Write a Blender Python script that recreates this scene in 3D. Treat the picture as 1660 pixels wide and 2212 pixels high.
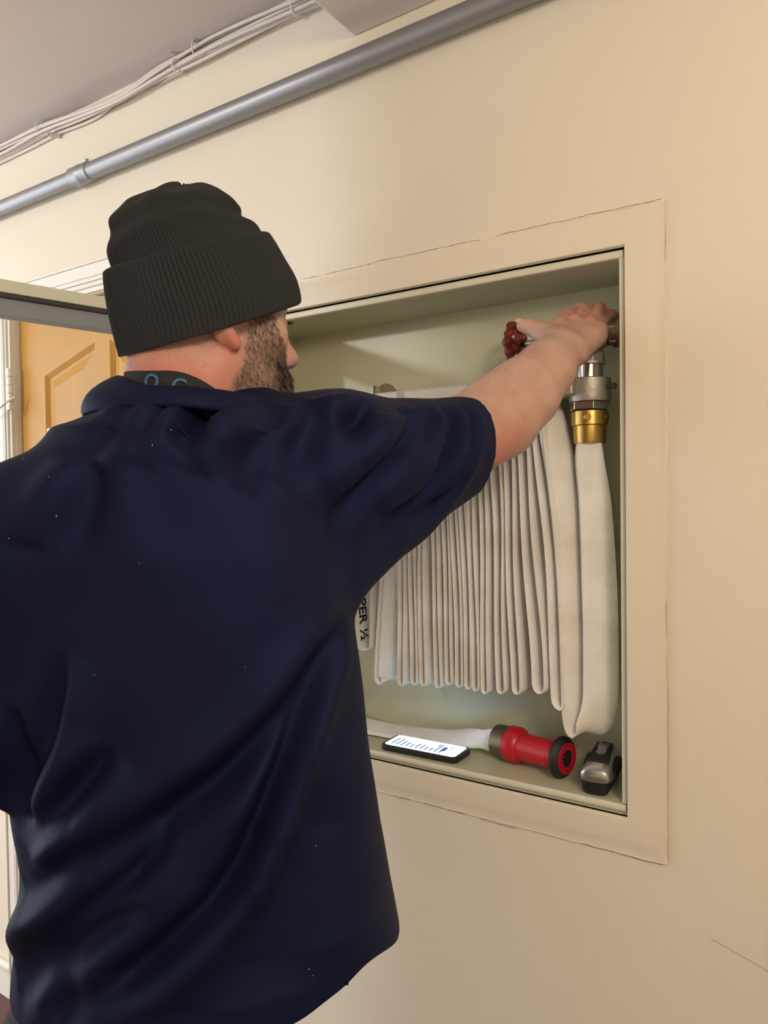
import bpy, bmesh, math, random
import numpy as np
from mathutils import Vector, Matrix
from mathutils.bvhtree import BVHTree

for o in list(bpy.data.objects):
    bpy.data.objects.remove(o)
SC = bpy.context.scene
COL = SC.collection
random.seed(7)
RNG = np.random.default_rng(7)

# ------------------------------------------------------------------ camera
FPX = 1600.0
YAW, PITCH, ROLL = [math.radians(a) for a in (33.7, -1.36, -0.77)]
CAM = np.array([0.0, -1.19, 1.49])
_f = np.array([-math.sin(YAW)*math.cos(PITCH), math.cos(YAW)*math.cos(PITCH), math.sin(PITCH)])
_r0 = np.array([math.cos(YAW), math.sin(YAW), 0.0])
_u0 = np.cross(_r0, _f)
AR = math.cos(ROLL)*_r0 + math.sin(ROLL)*_u0
AU = -math.sin(ROLL)*_r0 + math.cos(ROLL)*_u0
AF = _f
cam_data = bpy.data.cameras.new('camera')
cam_data.sensor_fit = 'HORIZONTAL'
cam_data.sensor_width = 36.0
cam_data.lens = 36.0*FPX/1660.0
cam_data.clip_start = 0.02
cam_ob = bpy.data.objects.new('camera', cam_data)
COL.objects.link(cam_ob)
m = Matrix((tuple(AR), tuple(AU), tuple(-AF))).transposed().to_4x4()
m.translation = Vector(CAM)
cam_ob.matrix_world = m
SC.camera = cam_ob

# ------------------------------------------------------------------ light
wd = bpy.data.worlds.new('world')
SC.world = wd
wd.use_nodes = True
bg = wd.node_tree.nodes['Background']
bg.inputs[0].default_value = (0.86, 0.93, 1.0, 1)
bg.inputs[1].default_value = 3.0

def lamp(name, kind, loc, energy, color, size=0.1, rot=None, size_y=None):
    d = bpy.data.lights.new(name, kind)
    d.energy = energy
    d.color = color
    if kind == 'AREA':
        d.size = size
        if size_y:
            d.shape = 'RECTANGLE'
            d.size_y = size_y
    else:
        d.shadow_soft_size = size
    o = bpy.data.objects.new(name, d)
    o.location = loc
    if rot:
        o.rotation_euler = rot
    COL.objects.link(o)
    return o

# ceiling lamp of the room across the hall, shining in through the opening behind the photographer
lamp('hall_lamp', 'POINT', (-3.43, -3.6, 2.42), 205, (0.97, 0.985, 1.0), 0.07)
# warm ceiling lamp further along the hall
lamp('warm_lamp', 'POINT', (0.62, -1.35, 2.10), 39, (1.0, 0.86, 0.68), 0.16)
# daylight from the glazed entrance at the left end of the hall
lamp('entrance_daylight', 'AREA', (-3.6, -1.05, 1.45), 12, (0.84, 0.92, 1.0), 1.2, (math.radians(90), 0, math.radians(-90)), 1.9)
SC.view_settings.view_transform = 'Standard'
SC.view_settings.look = 'None'
SC.view_settings.gamma = 1.0
SC.view_settings.exposure = 0.0

# ------------------------------------------------------------------ helpers
def ray(x, y):
    return AF + (x-830.0)/FPX*AR - (y-1106.0)/FPX*AU
def P(x, y, z):
    return CAM + ray(x, y)*z
def onY(x, y, Y):
    d = ray(x, y); return CAM + d*((Y-CAM[1])/d[1])
def onZ(x, y, Z):
    d = ray(x, y); return CAM + d*((Z-CAM[2])/d[2])

def link_mesh(name, verts, faces, mat, parent=None, smooth=False):
    me = bpy.data.meshes.new(name)
    me.from_pydata([tuple(v) for v in verts], [], [tuple(int(i) for i in f) for f in faces])
    me.update()
    o = bpy.data.objects.new(name, me)
    COL.objects.link(o)
    if mat:
        me.materials.append(mat)
    if smooth:
        me.polygons.foreach_set('use_smooth', [True]*len(me.polygons))
    if parent:
        o.parent = parent
    return o

def link_bm(name, bm, mat, parent=None, smooth=False, bevel=0, seg=2):
    bmesh.ops.recalc_face_normals(bm, faces=bm.faces)
    me = bpy.data.meshes.new(name)
    bm.to_mesh(me); bm.free()
    o = bpy.data.objects.new(name, me)
    COL.objects.link(o)
    if mat:
        me.materials.append(mat)
    if smooth:
        me.polygons.foreach_set('use_smooth', [True]*len(me.polygons))
    if bevel:
        b = o.modifiers.new('bevel', 'BEVEL'); b.width = bevel; b.segments = seg; b.limit_method = 'ANGLE'
    if parent:
        o.parent = parent
    return o

def smooth_by_angle(o, ang=35):
    me = o.data
    me.polygons.foreach_set('use_smooth', [True]*len(me.polygons))
    bm = bmesh.new(); bm.from_mesh(me)
    a = math.radians(ang)
    for e in bm.edges:
        if len(e.link_faces) == 2 and e.calc_face_angle(0) > a:
            e.smooth = False
    bm.to_mesh(me); bm.free()
    return o

def empty(name, loc=(0, 0, 0)):
    o = bpy.data.objects.new(name, None)
    o.location = loc
    o.empty_display_size = 0.05
    COL.objects.link(o)
    return o

def adopt(child, parent):
    """parent without moving (parents are unrotated, unscaled empties or meshes at a plain location)"""
    child.parent = parent
    off = Vector(parent.location) if parent.parent is None else Vector((0, 0, 0))
    child.matrix_parent_inverse = Matrix.Translation(-off)
    return child

def tag(o, label=None, cat=None, group=None, kind=None):
    if label: o['label'] = label
    if cat: o['category'] = cat
    if group: o['group'] = group
    if kind: o['kind'] = kind
    return o

def box_bm(x0, x1, y0, y1, z0, z1, bm=None):
    bm = bm or bmesh.new()
    v = [bm.verts.new(p) for p in ((x0,y0,z0),(x1,y0,z0),(x1,y1,z0),(x0,y1,z0),(x0,y0,z1),(x1,y0,z1),(x1,y1,z1),(x0,y1,z1))]
    for f in ((0,3,2,1),(4,5,6,7),(0,1,5,4),(1,2,6,5),(2,3,7,6),(3,0,4,7)):
        bm.faces.new([v[i] for i in f])
    return bm

def box(name, x0, x1, y0, y1, z0, z1, mat, parent=None, bevel=0):
    o = link_bm(name, box_bm(x0, x1, y0, y1, z0, z1), mat, None, bevel=bevel)
    if parent: adopt(o, parent)
    return o

def frames_along(pts):
    pts = np.asarray(pts, float)
    t = np.gradient(pts, axis=0)
    t /= np.linalg.norm(t, axis=1)[:, None] + 1e-12
    n = np.cross(t[0], (0, 0, 1.0))
    if np.linalg.norm(n) < 1e-3: n = np.cross(t[0], (0, 1.0, 0))
    n /= np.linalg.norm(n)
    N = [n]
    for i in range(1, len(pts)):
        n = N[-1] - t[i]*np.dot(N[-1], t[i]); n /= np.linalg.norm(n); N.append(n)
    N = np.array(N)
    return t, N, np.cross(t, N)

def tube(name, pts, r, mat, parent=None, seg=10, caps=True):
    pts = np.asarray(pts, float)
    rr = np.broadcast_to(np.asarray(r, float), (len(pts),))
    t, N, B = frames_along(pts)
    V = []; Fc = []
    for i in range(len(pts)):
        for k in range(seg):
            a = 2*math.pi*k/seg
            V.append(pts[i] + rr[i]*(math.cos(a)*N[i] + math.sin(a)*B[i]))
    for i in range(len(pts)-1):
        for k in range(seg):
            a = i*seg+k; b = i*seg+(k+1) % seg
            Fc.append((a, b, b+seg, a+seg))
    if caps:
        Fc.append(tuple(range(seg))[::-1]); Fc.append(tuple((len(pts)-1)*seg+k for k in range(seg)))
    o = link_mesh(name, V, Fc, mat, None, True)
    smooth_by_angle(o, 50)
    if parent: adopt(o, parent)
    return o

def lathe(name, origin, axis, prof, mat, parent=None, seg=40, sharp=30, poly=None):
    """prof: list of (distance along axis, radius); poly: number of flat sides for a nut"""
    origin = np.asarray(origin, float); axis = np.asarray(axis, float); axis /= np.linalg.norm(axis)
    n = np.cross(axis, (0.31, 0.2, 0.93)); n /= np.linalg.norm(n); b = np.cross(axis, n)
    seg = poly or seg
    V = []; Fc = []
    for (h, r) in prof:
        for k in range(seg):
            a = 2*math.pi*k/seg
            V.append(origin + axis*h + r*(math.cos(a)*n + math.sin(a)*b))
    for i in range(len(prof)-1):
        for k in range(seg):
            a = i*seg+k; c = i*seg+(k+1) % seg
            Fc.append((a, c, c+seg, a+seg))
    Fc.append(tuple(range(seg))[::-1]); Fc.append(tuple((len(prof)-1)*seg+k for k in range(seg)))
    o = link_mesh(name, V, Fc, mat, None, False)
    bm = bmesh.new(); bm.from_mesh(o.data); bmesh.ops.recalc_face_normals(bm, faces=bm.faces); bm.to_mesh(o.data); bm.free()
    if not poly: smooth_by_angle(o, sharp)
    else:
        md = o.modifiers.new('bevel', 'BEVEL'); md.width = 0.0008; md.segments = 2; md.limit_method = 'ANGLE'
    if parent: adopt(o, parent)
    return o

def catmull(pts, n=8):
    pts = [np.asarray(p, float) for p in pts]
    p = [2*pts[0]-pts[1]] + pts + [2*pts[-1]-pts[-2]]
    out = []
    for i in range(1, len(p)-2):
        for k in range(n):
            t = k/n
            out.append(0.5*((2*p[i]) + (-p[i-1]+p[i+1])*t + (2*p[i-1]-5*p[i]+4*p[i+1]-p[i+2])*t*t + (-p[i-1]+3*p[i]-3*p[i+1]+p[i+2])*t**3))
    out.append(pts[-1])
    return np.array(out)

# ------------------------------------------------------------------ materials
def new_mat(name):
    mt = bpy.data.materials.new(name); mt.use_nodes = True
    nt = mt.node_tree
    return mt, nt, nt.nodes['Principled BSDF']

def lin(c):
    return tuple(((v/12.92) if v <= 0.04045 else ((v+0.055)/1.055)**2.4) for v in [x/255.0 for x in c])

def mat(name, col, rough=0.6, metal=0.0, var=0.06, vscale=12.0, bump=0.0, bscale=60.0, spec=0.5, coat=0.0, sheen=0.0, detail=4.0, stretch=None):
    mt, nt, bs = new_mat(name)
    bs.inputs['Roughness'].default_value = rough
    bs.inputs['Metallic'].default_value = metal
    bs.inputs['Specular IOR Level'].default_value = spec
    bs.inputs['Coat Weight'].default_value = coat
    bs.inputs['Sheen Weight'].default_value = sheen
    tc = nt.nodes.new('ShaderNodeTexCoord')
    src = tc.outputs['Object']
    if stretch:
        mp = nt.nodes.new('ShaderNodeMapping'); mp.inputs['Scale'].default_value = stretch
        nt.links.new(src, mp.inputs[0]); src = mp.outputs[0]
    nz = nt.nodes.new('ShaderNodeTexNoise'); nz.inputs['Scale'].default_value = vscale; nz.inputs['Detail'].default_value = detail
    nt.links.new(src, nz.inputs['Vector'])
    mx = nt.nodes.new('ShaderNodeMix'); mx.data_type = 'RGBA'
    c = np.array(col[:3])
    mx.inputs[6].default_value = (*np.clip(c*(1-var), 0, 1), 1)
    mx.inputs[7].default_value = (*np.clip(c*(1+var), 0, 1), 1)
    nt.links.new(nz.outputs['Fac'], mx.inputs[0])
    nt.links.new(mx.outputs[2], bs.inputs['Base Color'])
    if bump:
        n2 = nt.nodes.new('ShaderNodeTexNoise'); n2.inputs['Scale'].default_value = bscale; n2.inputs['Detail'].default_value = 5
        nt.links.new(src, n2.inputs['Vector'])
        bp = nt.nodes.new('ShaderNodeBump'); bp.inputs['Strength'].default_value = bump; bp.inputs['Distance'].default_value = 0.002
        nt.links.new(n2.outputs['Fac'], bp.inputs['Height'])
        nt.links.new(bp.outputs[0], bs.inputs['Normal'])
    return mt

M = {}
M['wall'] = mat('cream_wall_paint', (0.745, 0.68, 0.56), 0.42, var=0.03, vscale=2.5, bump=0.22, bscale=45, spec=0.35)
M['ceiling'] = mat('ceiling_paint', (0.73, 0.67, 0.645), 0.7, var=0.03, bump=0.2, bscale=35)
M['trim'] = mat('cream_trim_paint', (0.745, 0.67, 0.54), 0.38, var=0.03, vscale=5, bump=0.25, bscale=18, spec=0.35)
M['crack'] = mat('crack_brown', (0.22, 0.15, 0.08), 0.9)
M['white_trim'] = mat('white_woodwork_paint', (0.78, 0.75, 0.68), 0.4, var=0.03, bump=0.1)
M['oak'] = mat('golden_oak_door', (0.52, 0.255, 0.035), 0.42, var=0.10, vscale=6, stretch=(8, 8, 0.8), spec=0.4)
M['carpet'] = mat('maroon_carpet', (0.13, 0.062, 0.052), 0.95, var=0.4, vscale=180, bump=0.6, bscale=300)
M['cab'] = mat('olive_cabinet_paint', (0.53, 0.525, 0.37), 0.42, var=0.04, vscale=5, bump=0.08, bscale=40)
M['cab_lip'] = mat('cabinet_lip_paint', (0.66, 0.63, 0.49), 0.4, var=0.06, bump=0.1)
M['door_frame'] = mat('sage_metal_paint', (0.72, 0.73, 0.60), 0.4, var=0.04)
M['door_rail'] = mat('grey_metal_rail', (0.27, 0.30, 0.33), 0.35, var=0.05, spec=0.5)
M['gap_strip'] = mat('dark_gap_strip', (0.045, 0.045, 0.05), 0.35)  # dark colour standing in for shade in the rail gap
M['conduit'] = mat('galvanised_conduit', (0.31, 0.31, 0.32), 0.48, metal=0.7, var=0.05, vscale=30)
M['cable'] = mat('white_cable_sheath', (0.68, 0.62, 0.57), 0.55, var=0.06, vscale=40)
M['dark'] = mat('dark_metal', (0.06, 0.05, 0.045), 0.5, metal=0.4)
M['steel'] = mat('polished_steel', (0.62, 0.61, 0.58), 0.22, metal=1.0, var=0.08, vscale=25)
M['chrome'] = mat('chrome', (0.72, 0.71, 0.68), 0.10, metal=1.0, var=0.03)
M['cast'] = mat('cast_aluminium', (0.42, 0.39, 0.34), 0.5, metal=0.75, var=0.12, vscale=35, bump=0.4, bscale=120)
M['brass'] = mat('brass', (0.50, 0.32, 0.09), 0.33, metal=1.0, var=0.12, vscale=20)
M['bronze'] = mat('dull_bronze', (0.19, 0.145, 0.09), 0.42, metal=0.8, var=0.12)
M['iron_red'] = mat('dark_red_iron', (0.17, 0.018, 0.016), 0.42, var=0.15, vscale=30, bump=0.2)
M['red'] = mat('red_plastic', (0.50, 0.010, 0.022), 0.36, var=0.05, spec=0.5)
M['rubber'] = mat('black_rubber', (0.012, 0.012, 0.013), 0.6, bump=0.1)
M['black_plastic'] = mat('black_plastic', (0.010, 0.010, 0.012), 0.38)
M['grey_plastic'] = mat('grey_plastic', (0.16, 0.165, 0.17), 0.45)
M['silver'] = mat('silver_plastic', (0.52, 0.52, 0.50), 0.26, metal=0.8, var=0.03)
M['ink'] = mat('black_ink', (0.015, 0.015, 0.017), 0.8)
M['blue_ink'] = mat('blue_print', (0.035, 0.12, 0.27), 0.7)
M['lanyard'] = mat('black_webbing', (0.012, 0.014, 0.011), 0.85, bump=0.3, bscale=400)
M['paper'] = mat('white_paper', (0.8, 0.8, 0.82), 0.7)
M['trousers'] = mat('charcoal_trousers', (0.02, 0.02, 0.024), 0.85, bump=0.2, bscale=300)
M['shoe'] = mat('black_leather', (0.015, 0.014, 0.013), 0.4)
M['eye'] = mat('eye_white', (0.7, 0.66, 0.62), 0.15)
M['lash'] = mat('dark_hair', (0.012, 0.010, 0.009), 0.6)
M['nail'] = mat('fingernail', (0.62, 0.40, 0.34), 0.3)

def hose_mat():
    mt, nt, bs = new_mat('woven_hose_jacket')
    bs.inputs['Roughness'].default_value = 0.85
    bs.inputs['Sheen Weight'].default_value = 0.15
    uv = nt.nodes.new('ShaderNodeUVMap')
    mp = nt.nodes.new('ShaderNodeMapping'); mp.inputs['Rotation'].default_value = (0, 0, 0.5); mp.inputs['Scale'].default_value = (1, 1, 1)
    nt.links.new(uv.outputs[0], mp.inputs[0])
    wv = nt.nodes.new('ShaderNodeTexWave'); wv.inputs['Scale'].default_value = 110; wv.inputs['Distortion'].default_value = 0.6
    wv.bands_direction = 'Y'
    nt.links.new(mp.outputs[0], wv.inputs['Vector'])
    bp = nt.nodes.new('ShaderNodeBump'); bp.inputs['Strength'].default_value = 0.35; bp.inputs['Distance'].default_value = 0.001
    nt.links.new(wv.outputs['Fac'], bp.inputs['Height'])
    nt.links.new(bp.outputs[0], bs.inputs['Normal'])
    tc = nt.nodes.new('ShaderNodeTexCoord')
    nz = nt.nodes.new('ShaderNodeTexNoise'); nz.inputs['Scale'].default_value = 14; nz.inputs['Detail'].default_value = 6
    nt.links.new(tc.outputs['Object'], nz.inputs['Vector'])
    cr = nt.nodes.new('ShaderNodeValToRGB')
    cr.color_ramp.elements[0].position = 0.30; cr.color_ramp.elements[0].color = (0.74, 0.70, 0.635, 1)
    cr.color_ramp.elements[1].position = 0.62; cr.color_ramp.elements[1].color = (0.87, 0.85, 0.815, 1)
    nt.links.new(nz.outputs['Fac'], cr.inputs[0])
    nt.links.new(cr.outputs[0], bs.inputs['Base Color'])
    return mt
M['hose'] = hose_mat()

def fabric_mat(name, col, rough, sheen, wscale, bstr):
    mt, nt, bs = new_mat(name)
    bs.inputs['Roughness'].default_value = rough
    bs.inputs['Sheen Weight'].default_value = sheen
    bs.inputs['Sheen Roughness'].default_value = 0.4
    bs.inputs['Specular IOR Level'].default_value = 0.16
    tc = nt.nodes.new('ShaderNodeTexCoord')
    nz = nt.nodes.new('ShaderNodeTexNoise'); nz.inputs['Scale'].default_value = wscale; nz.inputs['Detail'].default_value = 3
    nt.links.new(tc.outputs['Object'], nz.inputs['Vector'])
    mx = nt.nodes.new('ShaderNodeMix'); mx.data_type = 'RGBA'
    c = np.array(col)
    mx.inputs[6].default_value = (*(c*0.8), 1); mx.inputs[7].default_value = (*(c*1.2), 1)
    nt.links.new(nz.outputs['Fac'], mx.inputs[0]); nt.links.new(mx.outputs[2], bs.inputs['Base Color'])
    bp = nt.nodes.new('ShaderNodeBump'); bp.inputs['Strength'].default_value = bstr; bp.inputs['Distance'].default_value = 0.0006
    nt.links.new(nz.outputs['Fac'], bp.inputs['Height']); nt.links.new(bp.outputs[0], bs.inputs['Normal'])
    return mt
M['shirt'] = fabric_mat('navy_knit', (0.0060, 0.0074, 0.0250), 0.66, 0.0, 900, 0.25)
M['shirt'].node_tree.nodes['Principled BSDF'].inputs['Specular Tint'].default_value = (0.30, 0.42, 1.0, 1)
M['shirt'].node_tree.nodes['Principled BSDF'].inputs['Specular IOR Level'].default_value = 0.28
M['beanie'] = fabric_mat('charcoal_knit', (0.026, 0.0265, 0.029), 0.95, 0.06, 700, 0.5)

def skin_mat():
    mt, nt, bs = new_mat('skin')
    bs.inputs['Roughness'].default_value = 0.5
    bs.inputs['Specular IOR Level'].default_value = 0.4
    bs.inputs['Subsurface Weight'].default_value = 0.12
    bs.inputs['Subsurface Radius'].default_value = (0.012, 0.004, 0.002)
    tc = nt.nodes.new('ShaderNodeTexCoord')
    nz = nt.nodes.new('ShaderNodeTexNoise'); nz.inputs['Scale'].default_value = 30; nz.inputs['Detail'].default_value = 6
    nt.links.new(tc.outputs['Object'], nz.inputs['Vector'])
    mx = nt.nodes.new('ShaderNodeMix'); mx.data_type = 'RGBA'
    mx.inputs[6].default_value = (0.40, 0.225, 0.175, 1); mx.inputs[7].default_value = (0.62, 0.415, 0.335, 1)
    nt.links.new(nz.outputs['Fac'], mx.inputs[0])
    at = nt.nodes.new('ShaderNodeAttribute'); at.attribute_name = 'tone'
    sp = nt.nodes.new('ShaderNodeSeparateColor'); nt.links.new(at.outputs['Color'], sp.inputs[0])
    m1 = nt.nodes.new('ShaderNodeMix'); m1.data_type = 'RGBA'
    m1.inputs[7].default_value = (0.50, 0.175, 0.135, 1)
    nt.links.new(sp.outputs[0], m1.inputs[0]); nt.links.new(mx.outputs[2], m1.inputs[6])
    m2 = nt.nodes.new('ShaderNodeMix'); m2.data_type = 'RGBA'
    m2.inputs[7].default_value = (0.16, 0.105, 0.08, 1)
    nt.links.new(sp.outputs[1], m2.inputs[0]); nt.links.new(m1.outputs[2], m2.inputs[6])
    nt.links.new(m2.outputs[2], bs.inputs['Base Color'])
    n2 = nt.nodes.new('ShaderNodeTexNoise'); n2.inputs['Scale'].default_value = 260; n2.inputs['Detail'].default_value = 4
    nt.links.new(tc.outputs['Object'], n2.inputs['Vector'])
    bp = nt.nodes.new('ShaderNodeBump'); bp.inputs['Strength'].default_value = 0.25; bp.inputs['Distance'].default_value = 0.001
    nt.links.new(n2.outputs['Fac'], bp.inputs['Height']); nt.links.new(bp.outputs[0], bs.inputs['Normal'])
    return mt
M['skin'] = skin_mat()

def beard_mat():
    mt, nt, bs = new_mat('beard_hair')
    bs.inputs['Roughness'].default_value = 0.55
    at = nt.nodes.new('ShaderNodeAttribute'); at.attribute_name = 'hair'
    nt.links.new(at.outputs['Color'], bs.inputs['Base Color'])
    return mt
M['beard'] = beard_mat()

def glass_mat():
    mt = bpy.data.materials.new('clear_glass'); mt.use_nodes = True
    nt = mt.node_tree; nt.nodes.clear()
    out = nt.nodes.new('ShaderNodeOutputMaterial')
    tr = nt.nodes.new('ShaderNodeBsdfTransparent'); tr.inputs[0].default_value = (0.97, 0.985, 0.975, 1)
    gl = nt.nodes.new('ShaderNodeBsdfGlossy'); gl.inputs['Roughness'].default_value = 0.02
    fr = nt.nodes.new('ShaderNodeFresnel'); fr.inputs[0].default_value = 1.45
    mx = nt.nodes.new('ShaderNodeMixShader')
    ml = nt.nodes.new('ShaderNodeMath'); ml.operation = 'MULTIPLY'; ml.inputs[1].default_value = 0.35
    nt.links.new(fr.outputs[0], ml.inputs[0]); nt.links.new(ml.outputs[0], mx.inputs[0]); nt.links.new(tr.outputs[0], mx.inputs[1]); nt.links.new(gl.outputs[0], mx.inputs[2])
    nt.links.new(mx.outputs[0], out.inputs[0])
    return mt
M['glass'] = glass_mat()

def emit_mat(name, col, strength):
    mt, nt, bs = new_mat(name)
    bs.inputs['Base Color'].default_value = (0.02, 0.02, 0.02, 1)
    bs.inputs['Roughness'].default_value = 0.1
    bs.inputs['Emission Color'].default_value = (*col, 1)
    bs.inputs['Emission Strength'].default_value = strength
    return mt
#==STRUCT==
# ------------------------------------------------------------------ the room
OX0, OX1, OZ0, OZ1 = -1.150, -0.331, 0.968, 1.874       # cabinet opening in the wall
DX0, DX1, DZ1 = -2.062, -1.300, 2.018                   # doorway
CEIL = 2.50

def wall_with_holes(name, xs, zs, holes, y0, y1, mat_, parent=None):
    xs = sorted(set(xs)); zs = sorted(set(zs))
    bm = bmesh.new()
    def solid(i, j):
        if i < 0 or j < 0 or i >= len(xs)-1 or j >= len(zs)-1: return False
        cx = (xs[i]+xs[i+1])/2; cz = (zs[j]+zs[j+1])/2
        return not any(h[0] < cx < h[1] and h[2] < cz < h[3] for h in holes)
    cache = {}
    def V(x, y, z):
        k = (x, y, z)
        if k not in cache: cache[k] = bm.verts.new(k)
        return cache[k]
    for i in range(len(xs)-1):
        for j in range(len(zs)-1):
            if not solid(i, j): continue
            a, b, c, d = xs[i], xs[i+1], zs[j], zs[j+1]
            bm.faces.new([V(a,y0,c), V(b,y0,c), V(b,y0,d), V(a,y0,d)])
            bm.faces.new([V(a,y1,c), V(a,y1,d), V(b,y1,d), V(b,y1,c)])
            if not solid(i-1, j): bm.faces.new([V(a,y0,c), V(a,y0,d), V(a,y1,d), V(a,y1,c)])
            if not solid(i+1, j): bm.faces.new([V(b,y0,c), V(b,y1,c), V(b,y1,d), V(b,y0,d)])
            if not solid(i, j-1): bm.faces.new([V(a,y0,c), V(a,y1,c), V(b,y1,c), V(b,y0,c)])
            if not solid(i, j+1): bm.faces.new([V(a,y0,d), V(b,y0,d), V(b,y1,d), V(a,y1,d)])
    return link_bm(name, bm, mat_, parent)

XL, XR = -5.0, 1.9
wall = wall_with_holes('wall_back', [XL, DX0-0.018, DX1+0.018, OX0, OX1, XR], [0, OZ0, OZ1, DZ1+0.018, CEIL],
                       [(OX0, OX1, OZ0, OZ1), (DX0-0.018, DX1+0.018, -1, DZ1+0.018)], 0.0, 0.22, M['wall'])
tag(wall, 'cream painted plaster wall holding the recessed hose cabinet', kind='structure')
fl = box('floor', XL, XR, -4.2, 0.5, -0.05, 0.0, M['carpet']); tag(fl, 'dark maroon carpet floor at lower left corner', kind='structure')
ce = box('ceiling', XL, XR, -4.2, 0.22, CEIL, CEIL+0.08, M['ceiling']); tag(ce, 'pinkish grey painted plaster ceiling', kind='structure')
bmx = box_bm(-0.849, 1.9, -4.2, 0.0, 2.379, CEIL)
beam = link_bm('ceiling_beam', bmx, M['ceiling'], bevel=0.006)
tag(beam, 'lowered plaster ceiling beam above the metal conduit', kind='structure')
wf = box('wall_front', -2.43, XR, -2.36, -2.2, 0, CEIL, M['wall']); tag(wf, 'cream painted wall behind the photographer', kind='structure')
wr = box('wall_right', XR, XR+0.1, -4.2, 0.22, 0, CEIL, M['wall']); tag(wr, 'cream painted wall closing the right end of the hall', kind='structure')
wfar = box('wall_far', XL, XR, -4.3, -4.2, 0, CEIL, M['wall']); tag(wfar, 'cream painted wall of the room across the hall', kind='structure')

# baseboard left of the door
bb = empty('baseboard_left', (-2.6, 0, 0)); tag(bb, 'white moulded baseboard left of the door casing', kind='structure')
box('board', XL, DX0-0.075, -0.014, 0, 0, 0.085, M['white_trim'], bb, bevel=0.003)
box('cap_moulding', XL, DX0-0.075, -0.021, 0, 0.085, 0.105, M['white_trim'], bb, bevel=0.006)
b2 = empty('baseboard_back', (-0.5, 0, 0)); tag(b2, 'white moulded baseboard under the hose cabinet', kind='structure')
box('board', DX1+0.075, XR, -0.014, 0, 0, 0.085, M['white_trim'], b2, bevel=0.003)
box('cap_moulding', DX1+0.075, XR, -0.021, 0, 0.085, 0.105, M['white_trim'], b2, bevel=0.006)

# ---------------- plaster surround of the cabinet (raised flat band, sloping outer edge)
SX0, SX1, SZ0, SZ1 = -1.211, -0.2695, 0.9065, 1.9345
def ring_loft(name, loops, mat_, parent=None, smooth=False):
    """loops: list of lists of points, all the same length, closed"""
    n = len(loops[0]); V = [p for l in loops for p in l]; Fc = []
    for i in range(len(loops)-1):
        for k in range(n):
            a = i*n+k; b = i*n+(k+1) % n
            Fc.append((a, b, b+n, a+n))
    o = link_mesh(name, V, Fc, mat_, None, smooth)
    bm = bmesh.new(); bm.from_mesh(o.data); bmesh.ops.recalc_face_normals(bm, faces=bm.faces); bm.to_mesh(o.data); bm.free()
    if parent: adopt(o, parent)
    return o
def rect_pts(x0, x1, z0, z1, y, n=40, jit=0.0, rng=None, r=0.0):
    pts = []
    for (a, b) in (((x0, z0), (x1, z0)), ((x1, z0), (x1, z1)), ((x1, z1), (x0, z1)), ((x0, z1), (x0, z0))):
        for k in range(n):
            t = k/n
            x = a[0]+(b[0]-a[0])*t; z = a[1]+(b[1]-a[1])*t
            j = (rng.normal()*jit if rng is not None and jit else 0)
            if a[0] == b[0]: x += j
            else: z += j
            pts.append((x, y, z))
    return pts
rg = np.random.default_rng(3)
def mixr(t, y, jit=0.0):
    return rect_pts(OX0+(SX0-OX0)*t, OX1+(SX1-OX1)*t, OZ0+(SZ0-OZ0)*t, OZ1+(SZ1-OZ1)*t, y, 60, jit, rg)
sur = empty('trim_1', (OX1, 0, OZ0)); tag(sur, 'cream plaster surround framing the recessed hose cabinet', kind='structure')
o = ring_loft('surround_band', [mixr(0.0, 0.012), mixr(0.0, -0.006), mixr(0.03, -0.0085), mixr(0.55, -0.0085), mixr(0.68, -0.0075), mixr(0.93, -0.0035, 0.0004), mixr(0.97, -0.0042, 0.0006), mixr(1.0, 0.001, 0.0009)], M['trim'], sur)
smooth_by_angle(o, 40)
# cracks in the paint along the surround and a scratch on the wall
def wobble_line(name, a, b, y, w, n, amp, parent, gaps=(), seed=1, m=None):
    r = np.random.default_rng(seed)
    a = np.array(a, float); b = np.array(b, float)
    wob = np.cumsum(r.normal(size=n))*amp; wob -= np.linspace(wob[0], wob[-1], n)
    V = []; Fc = []
    for i in range(n):
        t = i/(n-1); p = a+(b-a)*t + np.array([0, 0, 1.0])*wob[i]*(1 if abs(b[0]-a[0]) > 0.1 else 0) + np.array([1.0, 0, 0])*wob[i]*(0 if abs(b[0]-a[0]) > 0.1 else 1)
        hw = w*(0.35+0.65*r.random())
        d = np.array([0, 0, 1.0]) if abs(b[0]-a[0]) > abs(b[2]-a[2]) else np.array([1.0, 0, 0])
        for s in (-1, 1):
            V.append((*(p+d*hw*s)[[0]], y-0.0003, (p+d*hw*s)[2])); V.append(((p+d*hw*s)[0], y+0.002, (p+d*hw*s)[2]))
    for i in range(n-1):
        t = i/(n-1)
        if any(g0 < t < g1 for g0, g1 in gaps): continue
        k = i*4
        Fc += [(k, k+4, k+6, k+2), (k, k+1, k+5, k+4), (k+2, k+6, k+7, k+3)]
    o = link_mesh(name, V, Fc, m or M['crack'])
    return adopt(o, parent)
wobble_line('crack', (-1.09, 0, 1.9355), (-0.275, 0, 1.936), 0.0, 0.0006, 160, 0.0005, sur, [(0.0, 0.05), (0.62, 0.66)], 2)
wobble_line('crack', (-0.78, 0, 0.9055), (-0.275, 0, 0.906), 0.0, 0.0006, 110, 0.0005, sur, [(0.3, 0.36), (0.5, 0.62)], 5)
wobble_line('paint_bead', (-0.2685, 0, 0.912), (-0.2690, 0, 1.93), -0.0015, 0.0011, 120, 0.00035, sur, [], 9, M['trim'])
wobble_line('scratch', tuple(onY(1537, 2028, 0)), tuple(onY(1660, 2098, 0)), 0.0, 0.0004, 30, 0.0001, wall, [], 4)

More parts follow.
